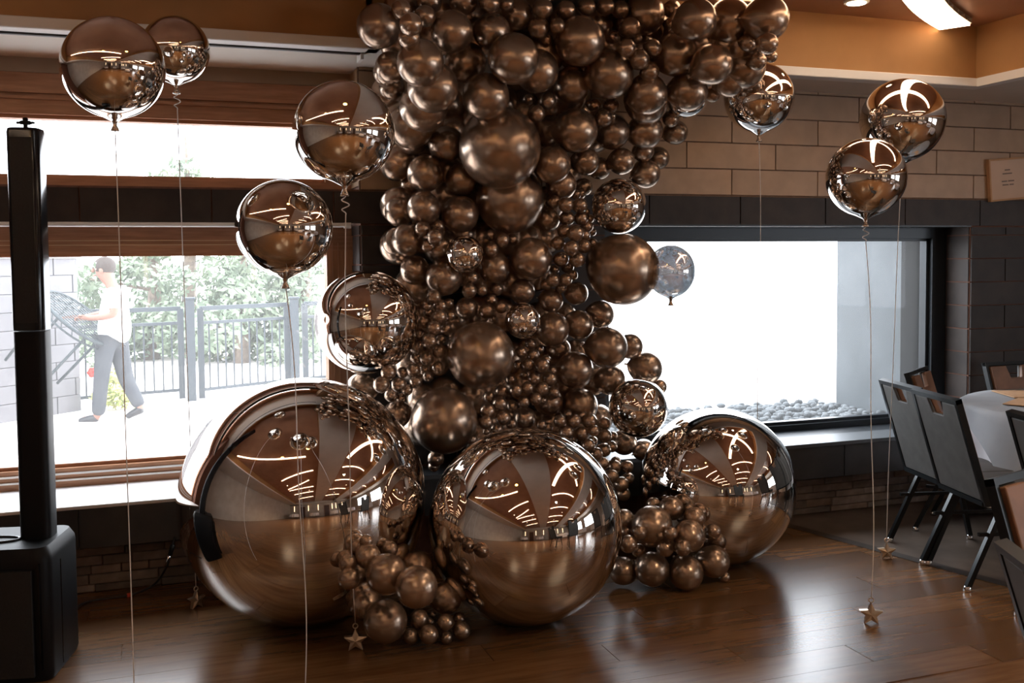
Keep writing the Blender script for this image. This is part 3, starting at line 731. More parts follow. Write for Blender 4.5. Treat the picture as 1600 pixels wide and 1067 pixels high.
# ------------------------------------------------------------------ banquet chairs and table
def chair_meshes():
    d = {}
    W2 = .205
    bt, bb = Vector((0, -.305, .92)), Vector((0, -.155, .43))      # top and foot of the back, in the side plane
    up = (bt-bb).normalized(); nrm = Vector((0, up.z, -up.y))       # nrm points to the front
    P = lambda x, s, dpt=0: Vector((x, 0, 0)) + bb + up*s + nrm*dpt
    L = (bt-bb).length
    b = MB()
    for sx_ in (-1, 1): b.bar(P(sx_*W2, -.02), P(sx_*W2, L), .022, .030, up=nrm)
    b.bar(P(-W2-.011, L-.011), P(W2+.011, L-.011), .022, .032, up=nrm)
    d['back_frame'] = (b, M['chair_frame'])
    # padded panel with the hand-hold notch cut under the top bar
    def panel(d0, d1, inset):
        w = W2-.012-inset; t = L-.026-inset; n1, n2, dep = .070, .048, .075
        out = [(-w, .0+inset), (w, .0+inset), (w, t), (n1-inset*.3, t), (n2-inset*.3, t-dep-inset), (-n2+inset*.3, t-dep-inset), (-n1+inset*.3, t), (-w, t)]
        b = MB(); A = [b.bm.verts.new(P(x, s, d0)) for x, s in out]; B = [b.bm.verts.new(P(x, s, d1)) for x, s in out]
        n = len(out)
        b.bm.faces.new(A); b.bm.faces.new(B[::-1])
        for i in range(n): b.bm.faces.new((A[i], B[i], B[(i+1) % n], A[(i+1) % n]))
        bmesh.ops.recalc_face_normals(b.bm, faces=b.bm.faces)
        bmesh.ops.bevel(b.bm, geom=list(b.bm.edges), offset=.005, segments=2, profile=.5, affect='EDGES')
        return b
    d['back_shell'] = (panel(-.012, .004, 0), M['chair_back'])
    d['back_pad'] = (panel(.005, .032, .004), M['chair_front'])
    s = MB(); s.box((-.215, -.17, .425), (.215, .255, .478), .02, 3); d['seat'] = (s, M['chair_seat'])
    b = MB()
    b.bar((-.20, -.16, .415), (-.20, .24, .415), .022, .022); b.bar((.20, -.16, .415), (.20, .24, .415), .022, .022)
    b.bar((-.20, .235, .415), (.20, .235, .415), .022, .022); b.bar((-.20, -.16, .415), (.20, -.16, .415), .022, .022)
    d['seat_frame'] = (b, M['chair_frame'])
    legs = []; d['stretchers'] = []
    for q in (-1, 1): b = MB(); b.bar((q*.205, -.19, .27), (q*.205, .20, .27), .016, .016); d['stretchers'].append(b)
    for q in (-1, 1):
        for (y0, y1) in ((-.245, -.06), (.225, .13)):
            b = MB(); b.bar((q*.212, y0, .02), (q*.203, y1, .425), .024, .026, up=(1, 0, 0)); g = MB(); g.lathe([(.017, 0), (.019, .004), (.017, .022), (.013, .026)], 16, Matrix.Translation((q*.212, y0, 0)))
            legs.append((b, g))
    return d, legs
CM = None
def chair(rear_c, facing, label):
    global CM
    f = Vector((facing[0], facing[1], 0)).normalized()
    loc = Vector((rear_c[0], rear_c[1], 0)) + f*.245
    t = thing('banquet_chair', label, 'chair', loc, math.atan2(-f.x, f.y), 'banquet chairs')
    if CM is None:
        d, legs = chair_meshes(); CM = []
        for b in d.pop('stretchers'): CM.append(b.build('stretcher', M['chair_frame'], t, local=True))
        for nm, (b, m) in d.items(): CM.append(b.build(nm, m, t, local=True))
        for b, g in legs:
            l = b.build('leg', M['chair_frame'], t, local=True); l2 = g.build('foot_glide', M['chrome'], l, smooth=True, local=True)
            CM.append(l)
    else:
        for o in CM:
            c = o.copy(); COL.objects.link(c); c.parent = t
            for k in o.children: kk = k.copy(); COL.objects.link(kk); kk.parent = c
    return t
chair((3.635, 3.905), (.970, -.24), 'charcoal-backed banquet chair, middle of the row of three turned away, star weight nearby')
chair((3.76, 4.30), (.970, -.24), 'charcoal-backed banquet chair at the window end of the row, half behind its neighbour')
chair((3.50, 3.16), (.97, -.24), 'dark banquet chair at the near end of the row, cut by the picture edge')
lat = Vector((.82, .57, 0)); c3 = at(1417, 580, 5.8) + lat*.205; fc = Vector((.57, -.82, 0)); chair((c3.x+fc.x*.06, c3.y+fc.y*.06), fc, 'brown-fronted banquet chair in the corner by the window jamb, facing the table')
chair((5.10, 4.88), (.02, -1), 'brown-fronted banquet chair against the dark tiles behind the white table')
lat = Vector((.95, .31, 0)); c6 = Vector((2.352, 2.35, 0)) + lat*.216; fc = Vector((.31, -.95, 0)); chair((c6.x+fc.x*.06, c6.y+fc.y*.06), fc, 'brown-fronted banquet chair close to the camera, seen from its front corner')
lat = Vector((-.43, -.9, 0)); c7 = Vector((1.875, 1.835, 0)) + lat*.216; fc = Vector((.9, -.43, 0)); chair((c7.x+fc.x*.06, c7.y+fc.y*.06), fc, 'closest banquet chair, only its top corner in the picture')

def draped(name, cx, cy, R, top, drop, m, label, waves=14, amp=.035, seed=1, parent=None, square=None, rot=0, flare=.10):
    """a cloth laid over a round table: flat top, hanging folds; square = half side of a square cloth, else a round one"""
    bm = bmesh.new(); n = 144; rs_ = random.Random(seed); ph = rs_.random()*6
    fr = [0, .5, .9, .985, 1.0]
    rings = []
    for f in fr: rings.append([(R*f, top-(.004 if f == 1.0 else 0)) for k in range(n)])
    steps = 9
    for s in range(1, steps+1):
        ring = []
        for k in range(n):
            a = 2*math.pi*k/n
            if square:
                aa = (a-rot) % (math.pi/2)
                ext = square/max(math.cos(aa), math.sin(aa)) if False else square/max(abs(math.cos(a-rot)), abs(math.sin(a-rot)))
                dr = max(ext-R, .02)
            else: dr = drop
            h = dr*s/steps
            w = amp*math.sin(waves*a+ph+.6*math.sin(3*a))*min(1, h/.25)
            ring.append((R+.012+flare*h+w, top-.004-h))
        rings.append(ring)
    vr = []
    for ring in rings[1:]: vr.append([bm.verts.new((cx+r*math.cos(2*math.pi*k/n), cy+r*math.sin(2*math.pi*k/n), z)) for k, (r, z) in enumerate(ring)])
    c = bm.verts.new((cx, cy, top))
    for k in range(n): bm.faces.new((c, vr[0][k], vr[0][(k+1) % n]))
    for a_, b_ in zip(vr, vr[1:]):
        for k in range(n): bm.faces.new((a_[k], b_[k], b_[(k+1) % n], a_[(k+1) % n]))
    me = bpy.data.meshes.new(name); bm.to_mesh(me); bm.free(); me.materials.append(m)
    for p in me.polygons: p.use_smooth = True
    o = link(name, me); tag(o, label, 'tablecloth')
    return o
def round_table(cx, cy, R, label, cloth_label, n, overlay=None):
    t = thing('round_table', label, 'table', (cx, cy, 0), 0, 'round banquet tables')
    MB().lathe([(R-.004, .715), (R, .72), (R, .738), (R-.004, .742)], 64, Matrix.Translation((cx, cy, 0))).build('tabletop', M['white_paint'], t, smooth=True, sharp=40)
    for a in (45, 135, 225, 315):
        x, y = cx+.45*math.cos(math.radians(a)), cy+.45*math.sin(math.radians(a))
        MB().tube([(x, y, 0), (x, y, .716)], .016, 10).build('leg', M['chair_frame'], t, smooth=True)
    draped('tablecloth', cx, cy, R+.004, .747, .47, M['cloth'], cloth_label, seed=n)
TX, TY = 5.0, 4.13
round_table(TX, TY, .755, 'round banquet table by the dark tiles, hidden under two cloths', 'white folded tablecloth under the grey overlay beside the chairs', 1)
draped('overlay_cloth', TX, TY, .764, .756, 0, M['cloth_grey'], 'grey square overlay cloth, its corner hanging beside the turned-away chairs', waves=5, amp=.02, seed=4, square=.82, rot=math.radians(45+8), flare=.34)
def mat_board(x, y, rot, lab):
    t = MB(); t.box((-.15, -.1, 0), (.15, .1, .006), .002)
    o = t.build('kraft_placemat', M['kraft']); o.location = (x, y, .7605); o.rotation_euler = (0, 0, rot); tag(o, lab, 'placemat', 'kraft placemats')
mat_board(4.62, 4.33, .5, 'kraft brown placemat on the grey cloth near the row of chairs')
mat_board(4.85, 4.62, 1.2, 'kraft brown placemat on the grey cloth nearer the window wall')
for i, (x, y) in enumerate(((-2.6, -6.6), (.8, -7.2), (4.2, -6.4), (6.9, -5.2), (7.3, -1.4), (7.2, 1.6), (4.6, -3.4))):
    w_ = ('in the far corner past the first dark door', 'between the two dark doors', 'before the second dark door', 'in the dining corner', 'midway along the dining side', 'on the dining side nearest the row of chairs', 'alone at the floor edge under the deepest bowed strip')[i]
    round_table(x, y, .76, 'round banquet table ' + w_, 'white tablecloth on the table ' + w_, 10+i)

# ------------------------------------------------------------------ sign on the wall
sg = thing('wall_sign', 'small tan notice board hung slightly crooked on the pale tiles', 'sign', (5.33, 5.21, 2.105))
sg.rotation_euler = (0, math.radians(-5), 0)
MB().box((-.155, -.012, -.135), (.155, .008, .135), .003).build('board', M['sign'], sg, local=True)
b = MB(); b.box((-.16, -.018, -.14), (-.148, .008, .14)).box((.148, -.018, -.14), (.16, .008, .14)).box((-.148, -.018, -.14), (.148, .008, -.128)).box((-.148, -.018, .128), (.148, .008, .14))
b.build('border', M['kraft'], sg, local=True)
b = MB()
for z, segs in ((.062, ((-.025, .02),)), (.038, ((-.045, .035),)), (-.012, ((-.055, -.01), (.0, .05))), (-.036, ((-.05, .0), (.01, .045)))):
    for a0, a1 in segs: b.box((a0-.0, -.0135, z-.004), (a1, -.0115, z+.004))
b.build('print', M['ink'], sg, local=True)['kind'] = 'stuff'

# ------------------------------------------------------------------ balloons
def lathe_mesh(name, prof, seg, m):
    b = MB(); b.lathe(prof, seg); bmesh.ops.recalc_face_normals(b.bm, faces=b.bm.faces)
    me = bpy.data.meshes.new(name); b.bm.to_mesh(me); b.bm.free(); me.materials.append(m)
    for p in me.polygons: p.use_smooth = True
    return me
def latex_prof(n):
    pr = [(.0, -1.34), (.075, -1.34), (.085, -1.315), (.05, -1.29), (.045, -1.25), (.075, -1.19)]
    for i in range(2, n+1):
        a = math.pi*i/n; r = math.sin(a); z = -math.cos(a)
        if z < 0:
            k = (-z)**3; z = z*(1+.16*k); r *= 1-.06*k
        if i == n: r = 0
        pr.append((max(r, 0), z))
    return pr
def orb_prof(n, neck=False):
    pr = []
    for i in range(0, n+1):
        a = math.pi*i/n; r = math.sin(a); z = -math.cos(a)
        d = max(0, 1-r/.16)
        if z > 0: z -= .012*d*d
        elif not neck: z += .012*d*d
        if neck and z < -.965:
            k = (-.965-z)/.035
            z = -.965-k*.115; r = max(r*(1-.45*k), .045)
        pr.append((0 if i in (0, n) else r, z))
    return pr
LATEX = [lathe_mesh('latex_large', latex_prof(28), 48, M['latex']), lathe_mesh('latex_small', latex_prof(16), 24, M['latex'])]
ORB = lathe_mesh('orb_foil', orb_prof(64), 96, M['foil'])
ORB_F = lathe_mesh('orb_floating', orb_prof(64, True), 96, M['foil'])
ORB_T = ORB_F.copy(); ORB_T.materials[0] = M['flare_foil']
CORE = Vector((1.66, 5.1))
def balloon(row):
    x, y, z, r, kind, lab, grp = row
    if kind == 'f': o = link('foil_balloon', ORB); core = CORE
    elif kind == 'o': o = link('giant_foil_balloon', ORB)
    else: o = link('latex_balloon', LATEX[0] if r > .055 else LATEX[1])
    o.location = (x, y, z)
    if kind == 'o': o.scale = (r, r, r)
    else:
        tgt = Vector((1.0, 4.3, .15)) if grp.startswith('bronze balloons at the foot of the largest') else Vector((2.15, 4.6, .25)) if grp.startswith('bronze balloons on the floor') else Vector((CORE.x, CORE.y, z))
        d = Vector((x, y, z)) - tgt
        d += Vector((random.uniform(-.4, .4), random.uniform(-.4, .4), random.uniform(-.4, .4)))*d.length
        o.rotation_mode = 'QUATERNION'; o.rotation_quaternion = d.to_track_quat('Z', 'Y')
        o.scale = (r, r, r)
    tag(o, lab, 'balloon', grp)
    return o
G_0 = 'bronze balloons at the foot of the largest mirror ball'
G_1 = 'bronze balloons of the hanging column'
G_2 = 'bronze balloons on the floor by the far mirror ball'
G_3 = 'giant mirror balls'
G_4 = 'mirror balls nested in the column'
BALLOONS = [
 (0.569,4.452,0.542,0.5418,'o',"largest mirror ball on the floor, before the wooden windows",G_3),
 (1.484,4.091,0.427,0.4275,'o',"middle giant mirror ball standing nearest in the floor row",G_3),
 (2.713,4.524,0.406,0.4059,'o',"giant mirror ball on the floor under the bright black-framed window",G_3),
 (0.937,4.828,1.301,0.2538,'f',"large mirror ball overlapping the wooden window jamb above the giant one",G_4),
 (1.560,4.611,2.142,0.1988,'l',"largest bronze balloon of the upper column, hanging above its near twin",G_1),
 (2.254,4.684,1.543,0.1858,'l',"biggest bronze balloon on the window side of the column",G_1),
 (1.688,4.833,1.906,0.1736,'l',"second largest bronze balloon of the upper column, just under the largest",G_1),
 (1.480,4.704,1.127,0.1685,'l',"big glossy bronze balloon in the lower middle of the column",G_1),
 (1.278,4.667,0.818,0.1624,'l',"big bronze balloon wedged between the two front mirror balls",G_1),
 (2.328,4.667,0.820,0.1539,'f',"mirror ball resting against the far giant mirror ball",G_4),
 (2.248,4.723,1.873,0.1432,'f',"mirror ball perched on top of the window-side bronze giant",G_4),
 (1.914,4.446,2.643,0.1196,'l',"large dark bronze balloon near the ceiling, middle of the top",G_1),
 (2.086,4.486,2.501,0.1190,'l',"large bronze balloon below and beside the top-middle one",G_1),
 (1.538,4.343,2.517,0.1171,'l',"large bronze balloon in front at the top of the column",G_1),
 (1.172,4.404,2.381,0.1157,'l',"large bronze balloon on the wooden-window side of the top",G_1),
 (1.180,4.602,2.319,0.1146,'l',"large half-hidden bronze balloon at seven o'clock from the window-shelf balloon, nearest",G_1),
 (2.605,4.655,2.445,0.1137,'f',"mirror ball mostly hidden under the shoulder of the bronze column",G_4),
 (1.978,4.660,2.245,0.1128,'l',"large bronze balloon beside the largest upper balloon",G_1),
 (2.639,4.288,2.748,0.1123,'l',"large bronze balloon at three o'clock from the shoulder-root balloon",G_1),
 (1.447,4.476,2.362,0.1108,'l',"large bronze balloon at eleven o'clock from the largest upper balloon",G_1),
 (1.160,4.794,2.256,0.1095,'l',"large half-hidden bronze balloon at seven o'clock from the window-shelf balloon, second out",G_1),
 (2.375,4.657,2.399,0.1089,'l',"large bronze balloon at nine o'clock from the hidden mirror ball, second out",G_1),
 (1.785,4.791,1.604,0.1083,'l',"egg-shaped bronze balloon in the column centre",G_1),
 (2.417,4.428,2.605,0.1075,'l',"large bronze balloon at nine o'clock from the mid-shoulder balloon",G_1),
 (2.184,4.733,1.136,0.1071,'l',"bronze balloon edged by bright window light above the resting mirror ball",G_1),
 (2.738,4.121,2.732,0.1064,'l',"bronze balloon at the tip of the shoulder beside the ochre fascia",G_1),
 (1.731,4.548,2.509,0.1052,'l',"large bronze balloon at four o'clock from the top-front balloon",G_1),
 (2.753,4.336,2.541,0.1050,'l',"large bronze balloon at three o'clock from the mid-shoulder balloon",G_1),
 (1.080,4.258,2.458,0.1029,'l',"bronze balloon under the trio of small ones at the top corner",G_1),
 (2.289,4.508,2.811,0.1017,'l',"large bronze balloon at nine o'clock from the shoulder-root balloon",G_1),
 (2.288,4.480,2.413,0.1015,'l',"large bronze balloon at nine o'clock from the hidden mirror ball, nearest",G_1),
 (0.947,4.482,2.655,0.1009,'l',"bronze balloon at the top outer corner with an amber glint",G_1),
 (1.388,4.605,2.543,0.1008,'l',"large bronze balloon at two o'clock from the window-shelf balloon",G_1),
 (2.397,4.192,2.719,0.0994,'l',"bronze balloon at the root of the shoulder near the ceiling",G_1),
 (2.506,4.459,2.433,0.0994,'l',"large bronze balloon at one o'clock from the hidden mirror ball",G_1),
 (2.515,4.240,2.529,0.0983,'l',"bronze balloon under the middle of the shoulder",G_1),
 (2.185,4.234,0.317,0.0982,'l',"largest bronze balloon of the floor pile by the far mirror ball",G_2),
 (2.029,4.806,1.018,0.0975,'l',"bronze balloon beside the grape-like cluster at the waist",G_1),
 (1.858,4.683,2.075,0.0965,'l',"large bronze balloon at seven o'clock from the upper-side balloon",G_1),
 (1.273,4.431,2.642,0.0964,'l',"large bronze balloon at two o'clock from the under-trio balloon",G_1),
 (1.171,5.075,2.115,0.0959,'l',"large half-hidden bronze balloon at seven o'clock from the window-shelf balloon, third out",G_1),
 (2.083,4.866,0.817,0.0956,'l',"medium half-hidden bronze balloon at six o'clock from the cluster-side balloon",G_1),
 (2.429,4.777,2.272,0.0949,'l',"medium half-hidden bronze balloon at eight o'clock from the hidden mirror ball",G_1),
 (2.230,4.767,2.261,0.0935,'l',"medium bronze balloon at three o'clock from the upper-side balloon",G_1),
 (1.421,4.835,1.829,0.0935,'l',"large half-hidden bronze balloon at twelve o'clock from the upper little mirror ball",G_1),
 (1.253,4.867,2.034,0.0928,'l',"large half-hidden bronze balloon at eight o'clock from the largest upper balloon",G_1),
 (1.944,4.624,2.464,0.0924,'l',"large bronze balloon at eight o'clock from the top-lower balloon",G_1),
 (1.406,4.715,1.629,0.0915,'f',"smallest-but-one mirror ball nested high among bronze balloons",G_4),
 (2.459,4.835,1.006,0.0902,'l',"medium bronze balloon at twelve o'clock from the resting mirror ball",G_1),
 (1.702,4.696,1.293,0.0900,'f',"tiny mirror ball nested at the waist of the bronze column",G_4),
 (1.329,4.830,1.512,0.0899,'l',"bronze balloon touching the upper little mirror ball from below",G_1),
 (1.353,4.838,2.180,0.0896,'l',"medium half-hidden bronze balloon at nine o'clock from the largest upper balloon",G_1),
 (1.896,4.786,1.239,0.0895,'l',"medium bronze balloon at four o'clock from the waist mirror ball",G_1),
 (0.818,3.926,0.139,0.0884,'l',"lowest big bronze balloon beside the standing star weight",G_0),
 (1.212,4.956,2.224,0.0875,'l',"medium half-hidden bronze balloon at seven o'clock from the window-shelf balloon",G_1),
 (1.486,4.500,2.671,0.0872,'l',"large bronze balloon at eleven o'clock from the top-front balloon",G_1),
 (1.999,4.781,2.434,0.0856,'l',"medium half-hidden bronze balloon at twelve o'clock from the upper-side balloon",G_1),
 (2.339,4.181,0.088,0.0831,'l',"lowest bronze balloon at the front of the floor pile",G_2),
 (2.180,4.226,0.111,0.0829,'l',"medium bronze balloon at nine o'clock from the front floor-pile balloon",G_2),
 (2.254,4.854,0.951,0.0825,'l',"medium half-hidden bronze balloon at six o'clock from the light-edged balloon",G_1),
 (1.228,4.818,1.859,0.0824,'l',"medium half-hidden bronze balloon at eleven o'clock from the upper little mirror ball",G_1),
 (1.600,4.840,1.560,0.0818,'l',"medium half-hidden bronze balloon at four o'clock from the upper little mirror ball",G_1),
 (0.891,3.684,0.346,0.0812,'l',"frontmost big bronze balloon of the pile between two front mirror balls",G_0),
 (1.441,4.872,2.009,0.0811,'l',"medium half-hidden bronze balloon at eight o'clock from the largest upper balloon",G_1),
 (0.803,3.817,0.366,0.0807,'l',"upper big bronze balloon of the pile between two front mirror balls",G_0),
 (2.505,4.922,2.063,0.0805,'l',"medium half-hidden bronze balloon at one o'clock from the perched mirror ball",G_1),
 (1.153,4.853,1.702,0.0795,'l',"medium half-hidden bronze balloon at eleven o'clock from the below-mirror balloon",G_1),
 (1.951,4.786,1.982,0.0792,'l',"medium bronze balloon at two o'clock from the second upper giant",G_1),
 (2.502,4.201,0.120,0.0781,'l',"medium bronze balloon at two o'clock from the front floor-pile balloon",G_2),
 (2.062,4.821,1.255,0.0775,'l',"medium bronze balloon at ten o'clock from the light-edged balloon",G_1),
 (0.932,4.965,0.961,0.0774,'l',"medium half-hidden bronze balloon at six o'clock from the jamb-side mirror ball",G_1),
 (1.627,4.534,2.769,0.0764,'l',"medium bronze balloon at twelve o'clock from the top-front balloon",G_1),
 (2.331,4.136,0.281,0.0761,'l',"medium bronze balloon at three o'clock from the largest floor-pile balloon",G_2),
 (2.205,4.867,1.303,0.0754,'l',"medium half-hidden bronze balloon at twelve o'clock from the light-edged balloon",G_1),
 (1.134,5.011,1.695,0.0753,'l',"medium half-hidden bronze balloon at ten o'clock from the below-mirror balloon",G_1),
 (1.210,4.945,1.551,0.0748,'l',"medium half-hidden bronze balloon at nine o'clock from the below-mirror balloon",G_1),
 (1.911,4.877,0.846,0.0745,'l',"medium half-hidden bronze balloon at seven o'clock from the cluster-side balloon",G_1),
 (1.136,4.952,1.846,0.0744,'l',"medium half-hidden bronze balloon at ten o'clock from the upper little mirror ball",G_1),
 (1.015,4.553,2.489,0.0736,'l',"medium bronze balloon at nine o'clock from the under-trio balloon",G_1),
 (2.071,4.745,2.102,0.0725,'l',"medium bronze balloon at five o'clock from the upper-side balloon",G_1),
 (0.765,4.072,0.170,0.0722,'l',"medium bronze balloon at ten o'clock from the star-side balloon",G_0),
 (1.003,4.127,0.281,0.0716,'l',"medium bronze balloon at twelve o'clock from the middle front-pile balloon",G_0),
 (2.296,4.790,2.112,0.0708,'l',"medium half-hidden bronze balloon at twelve o'clock from the perched mirror ball",G_1),
 (1.081,4.835,0.837,0.0700,'l',"medium half-hidden bronze balloon at nine o'clock from the wedged bronze giant",G_1),
 (2.336,4.853,0.606,0.0693,'l',"medium half-hidden bronze balloon at seven o'clock from the resting mirror ball",G_1),
 (2.353,4.808,1.131,0.0685,'l',"medium bronze balloon at three o'clock from the light-edged balloon",G_1),
 (2.075,4.324,0.085,0.0684,'l',"medium bronze balloon at seven o'clock from the largest floor-pile balloon",G_2),
 (1.106,4.044,0.161,0.0683,'l',"medium bronze balloon at four o'clock from the middle front-pile balloon",G_0),
 (1.757,4.854,1.435,0.0664,'l',"medium half-hidden bronze balloon at twelve o'clock from the waist mirror ball",G_1),
 (2.638,4.827,2.278,0.0658,'l',"modest half-hidden bronze balloon at seven o'clock from the hidden mirror ball, second out",G_1),
 (1.345,4.482,2.796,0.0652,'l',"medium bronze balloon at one o'clock from the under-trio balloon",G_1),
 (2.615,4.989,2.156,0.0641,'l',"modest half-hidden bronze balloon at one o'clock from the perched mirror ball, second out",G_1),
 (1.918,4.856,1.385,0.0638,'l',"modest half-hidden bronze balloon at two o'clock from the waist mirror ball",G_1),
 (1.024,4.691,2.491,0.0636,'l',"medium half-hidden bronze balloon at eight o'clock from the under-trio balloon, nearest",G_1),
 (1.900,4.849,1.806,0.0633,'l',"modest half-hidden bronze balloon at four o'clock from the second upper giant",G_1),
 (1.068,4.780,2.438,0.0619,'l',"medium half-hidden bronze balloon at eight o'clock from the under-trio balloon, second out",G_1),
 (1.990,4.923,1.121,0.0616,'l',"modest half-hidden bronze balloon at eleven o'clock from the cluster-side balloon",G_1),
 (1.311,4.843,1.666,0.0610,'l',"modest half-hidden bronze balloon at ten o'clock from the upper little mirror ball, nearest",G_1),
 (2.063,4.854,1.419,0.0609,'l',"modest half-hidden bronze balloon at eight o'clock from the window-side bronze giant",G_1),
 (2.479,4.901,0.545,0.0600,'l',"modest half-hidden bronze balloon at six o'clock from the resting mirror ball",G_1),
 (1.750,4.822,0.779,0.0597,'l',"modest half-hidden bronze balloon at five o'clock from the lower-middle bronze giant",G_1),
 (2.314,4.281,0.381,0.0593,'l',"modest bronze balloon at two o'clock from the largest floor-pile balloon",G_2),
 (2.466,4.874,2.179,0.0588,'l',"modest half-hidden bronze balloon at one o'clock from the perched mirror ball, nearest",G_1),
 (1.456,4.858,1.353,0.0587,'l',"modest half-hidden bronze balloon at five o'clock from the below-mirror balloon",G_1),
 (2.211,4.872,2.080,0.0579,'l',"modest half-hidden bronze balloon at eleven o'clock from the perched mirror ball",G_1),
 (2.114,4.402,0.310,0.0568,'l',"modest half-hidden bronze balloon at nine o'clock from the largest floor-pile balloon",G_2),
 (1.189,4.505,2.790,0.0559,'l',"modest bronze balloon at two o'clock from the amber-glint balloon, second out",G_1),
 (1.230,5.100,1.990,0.0534,'l',"modest half-hidden bronze balloon at eight o'clock from the largest upper balloon",G_1),
 (2.399,4.206,0.344,0.0527,'l',"modest bronze balloon at three o'clock from the largest floor-pile balloon",G_2),
 (1.711,4.465,2.694,0.0516,'l',"modest bronze balloon at one o'clock from the top-front balloon",G_1),
 (0.749,3.916,0.416,0.0514,'l',"medium bronze balloon at ten o'clock from the upper front-pile balloon",G_0),
 (2.679,4.025,2.592,0.0506,'l',"modest bronze balloon at six o'clock from the shoulder-tip balloon, nearest",G_1),
 (2.162,4.406,2.714,0.0495,'l',"modest bronze balloon at one o'clock from the top-lower balloon, second out",G_1),
 (2.189,4.365,2.555,0.0493,'l',"modest bronze balloon at two o'clock from the top-lower balloon, nearest",G_1),
 (1.140,4.401,2.695,0.0488,'l',"modest bronze balloon at twelve o'clock from the under-trio balloon",G_1),
 (1.007,4.126,2.588,0.0483,'l',"modest bronze balloon at three o'clock from the amber-glint balloon",G_1),
 (1.720,4.436,2.780,0.0482,'l',"modest bronze balloon at ten o'clock from the top-middle balloon",G_1),
 (2.124,4.895,1.982,0.0477,'l',"modest half-hidden bronze balloon at ten o'clock from the perched mirror ball",G_1),
 (1.444,4.396,2.774,0.0469,'l',"modest bronze balloon at eleven o'clock from the top-front balloon",G_1),
 (2.260,4.396,2.507,0.0467,'l',"modest bronze balloon at three o'clock from the top-lower balloon",G_1),
 (2.739,4.201,2.549,0.0464,'l',"modest bronze balloon at six o'clock from the shoulder-tip balloon, second out",G_1),
 (1.016,4.197,2.548,0.0464,'l',"modest bronze balloon at eleven o'clock from the under-trio balloon",G_1),
 (1.845,4.454,2.785,0.0458,'l',"modest bronze balloon at eleven o'clock from the top-middle balloon",G_1),
 (1.026,4.377,2.709,0.0453,'l',"modest bronze balloon at two o'clock from the amber-glint balloon, nearest",G_1),
 (2.121,4.632,2.311,0.0453,'l',"modest bronze balloon at two o'clock from the upper-side balloon",G_1),
 (2.441,4.504,2.846,0.0449,'l',"modest half-hidden bronze balloon at ten o'clock from the shoulder-root balloon",G_1),
 (1.822,4.647,2.384,0.0445,'l',"modest bronze balloon at eleven o'clock from the upper-side balloon",G_1),
 (1.757,4.628,2.318,0.0441,'l',"modest bronze balloon at two o'clock from the largest upper balloon",G_1),
 (2.558,4.735,2.335,0.0440,'l',"modest half-hidden bronze balloon at seven o'clock from the hidden mirror ball, nearest",G_1),
 (2.142,4.477,2.815,0.0438,'l',"modest bronze balloon at two o'clock from the top-middle balloon",G_1),
 (2.268,4.379,2.617,0.0434,'l',"modest bronze balloon at two o'clock from the top-lower balloon, second out",G_1),
 (2.052,4.453,2.818,0.0433,'l',"modest bronze balloon at one o'clock from the top-middle balloon",G_1),
 (1.954,4.453,2.808,0.0430,'l',"modest bronze balloon at twelve o'clock from the top-middle balloon",G_1),
 (2.679,4.187,2.628,0.0430,'l',"modest bronze balloon at seven o'clock from the shoulder-tip balloon",G_1),
 (0.663,3.868,0.349,0.0429,'l',"modest bronze balloon at nine o'clock from the upper front-pile balloon",G_0),
 (2.115,4.352,2.603,0.0427,'l',"modest bronze balloon at one o'clock from the top-lower balloon, nearest",G_1),
 (2.207,4.146,0.233,0.0423,'l',"modest bronze balloon at five o'clock from the largest floor-pile balloon",G_2),
 (1.973,4.654,1.728,0.0420,'l',"modest bronze balloon at eight o'clock from the perched mirror ball",G_1),
 (2.547,4.848,0.899,0.0420,'l',"small half-hidden bronze balloon at two o'clock from the resting mirror ball",G_1),
 (2.019,4.150,0.270,0.0418,'l',"modest bronze balloon at eight o'clock from the largest floor-pile balloon",G_2),
 (1.254,4.744,0.620,0.0412,'l',"modest bronze balloon at six o'clock from the wedged bronze giant",G_1),
 (2.503,4.210,0.267,0.0406,'l',"modest bronze balloon at one o'clock from the front floor-pile balloon",G_2),
 (1.256,4.709,1.714,0.0405,'l',"modest bronze balloon at ten o'clock from the upper little mirror ball, second out",G_1),
 (0.970,3.972,0.112,0.0399,'l',"modest bronze balloon at six o'clock from the middle front-pile balloon",G_0),
 (2.221,4.648,0.428,0.0399,'l',"small bronze balloon at six o'clock from the resting mirror ball, third out",G_1),
 (2.071,4.713,0.759,0.0399,'l',"small bronze balloon at eight o'clock from the resting mirror ball, fourth out",G_1),
 (1.868,4.756,0.984,0.0396,'l',"small bronze balloon at eight o'clock from the cluster-side balloon, nearest",G_1),
 (0.968,4.651,1.012,0.0395,'l',"modest bronze balloon at six o'clock from the jamb-side mirror ball",G_1),
 (1.965,4.745,1.809,0.0394,'l',"small bronze balloon at nine o'clock from the perched mirror ball, third out",G_1),
 (0.994,3.908,0.066,0.0394,'l',"modest bronze balloon at four o'clock from the star-side balloon",G_0),
 (1.928,4.736,1.599,0.0393,'l',"small bronze balloon at three o'clock from the centre egg balloon, nearest",G_1),
 (2.023,4.712,1.873,0.0393,'l',"small bronze balloon at nine o'clock from the perched mirror ball, nearest",G_1),
 (2.178,4.661,2.379,0.0391,'l',"small bronze balloon at six o'clock from the top-lower balloon",G_1),
 (1.994,4.681,1.595,0.0391,'l',"small bronze balloon at nine o'clock from the window-side bronze giant, nearest",G_1),
 (1.805,4.700,1.062,0.0390,'l',"small bronze balloon at nine o'clock from the cluster-side balloon, nearest",G_1),
 (2.654,4.474,2.426,0.0390,'l',"small half-hidden bronze balloon at three o'clock from the hidden mirror ball",G_1),
 (1.545,4.804,1.340,0.0390,'l',"small bronze balloon at twelve o'clock from the lower-middle bronze giant",G_1),
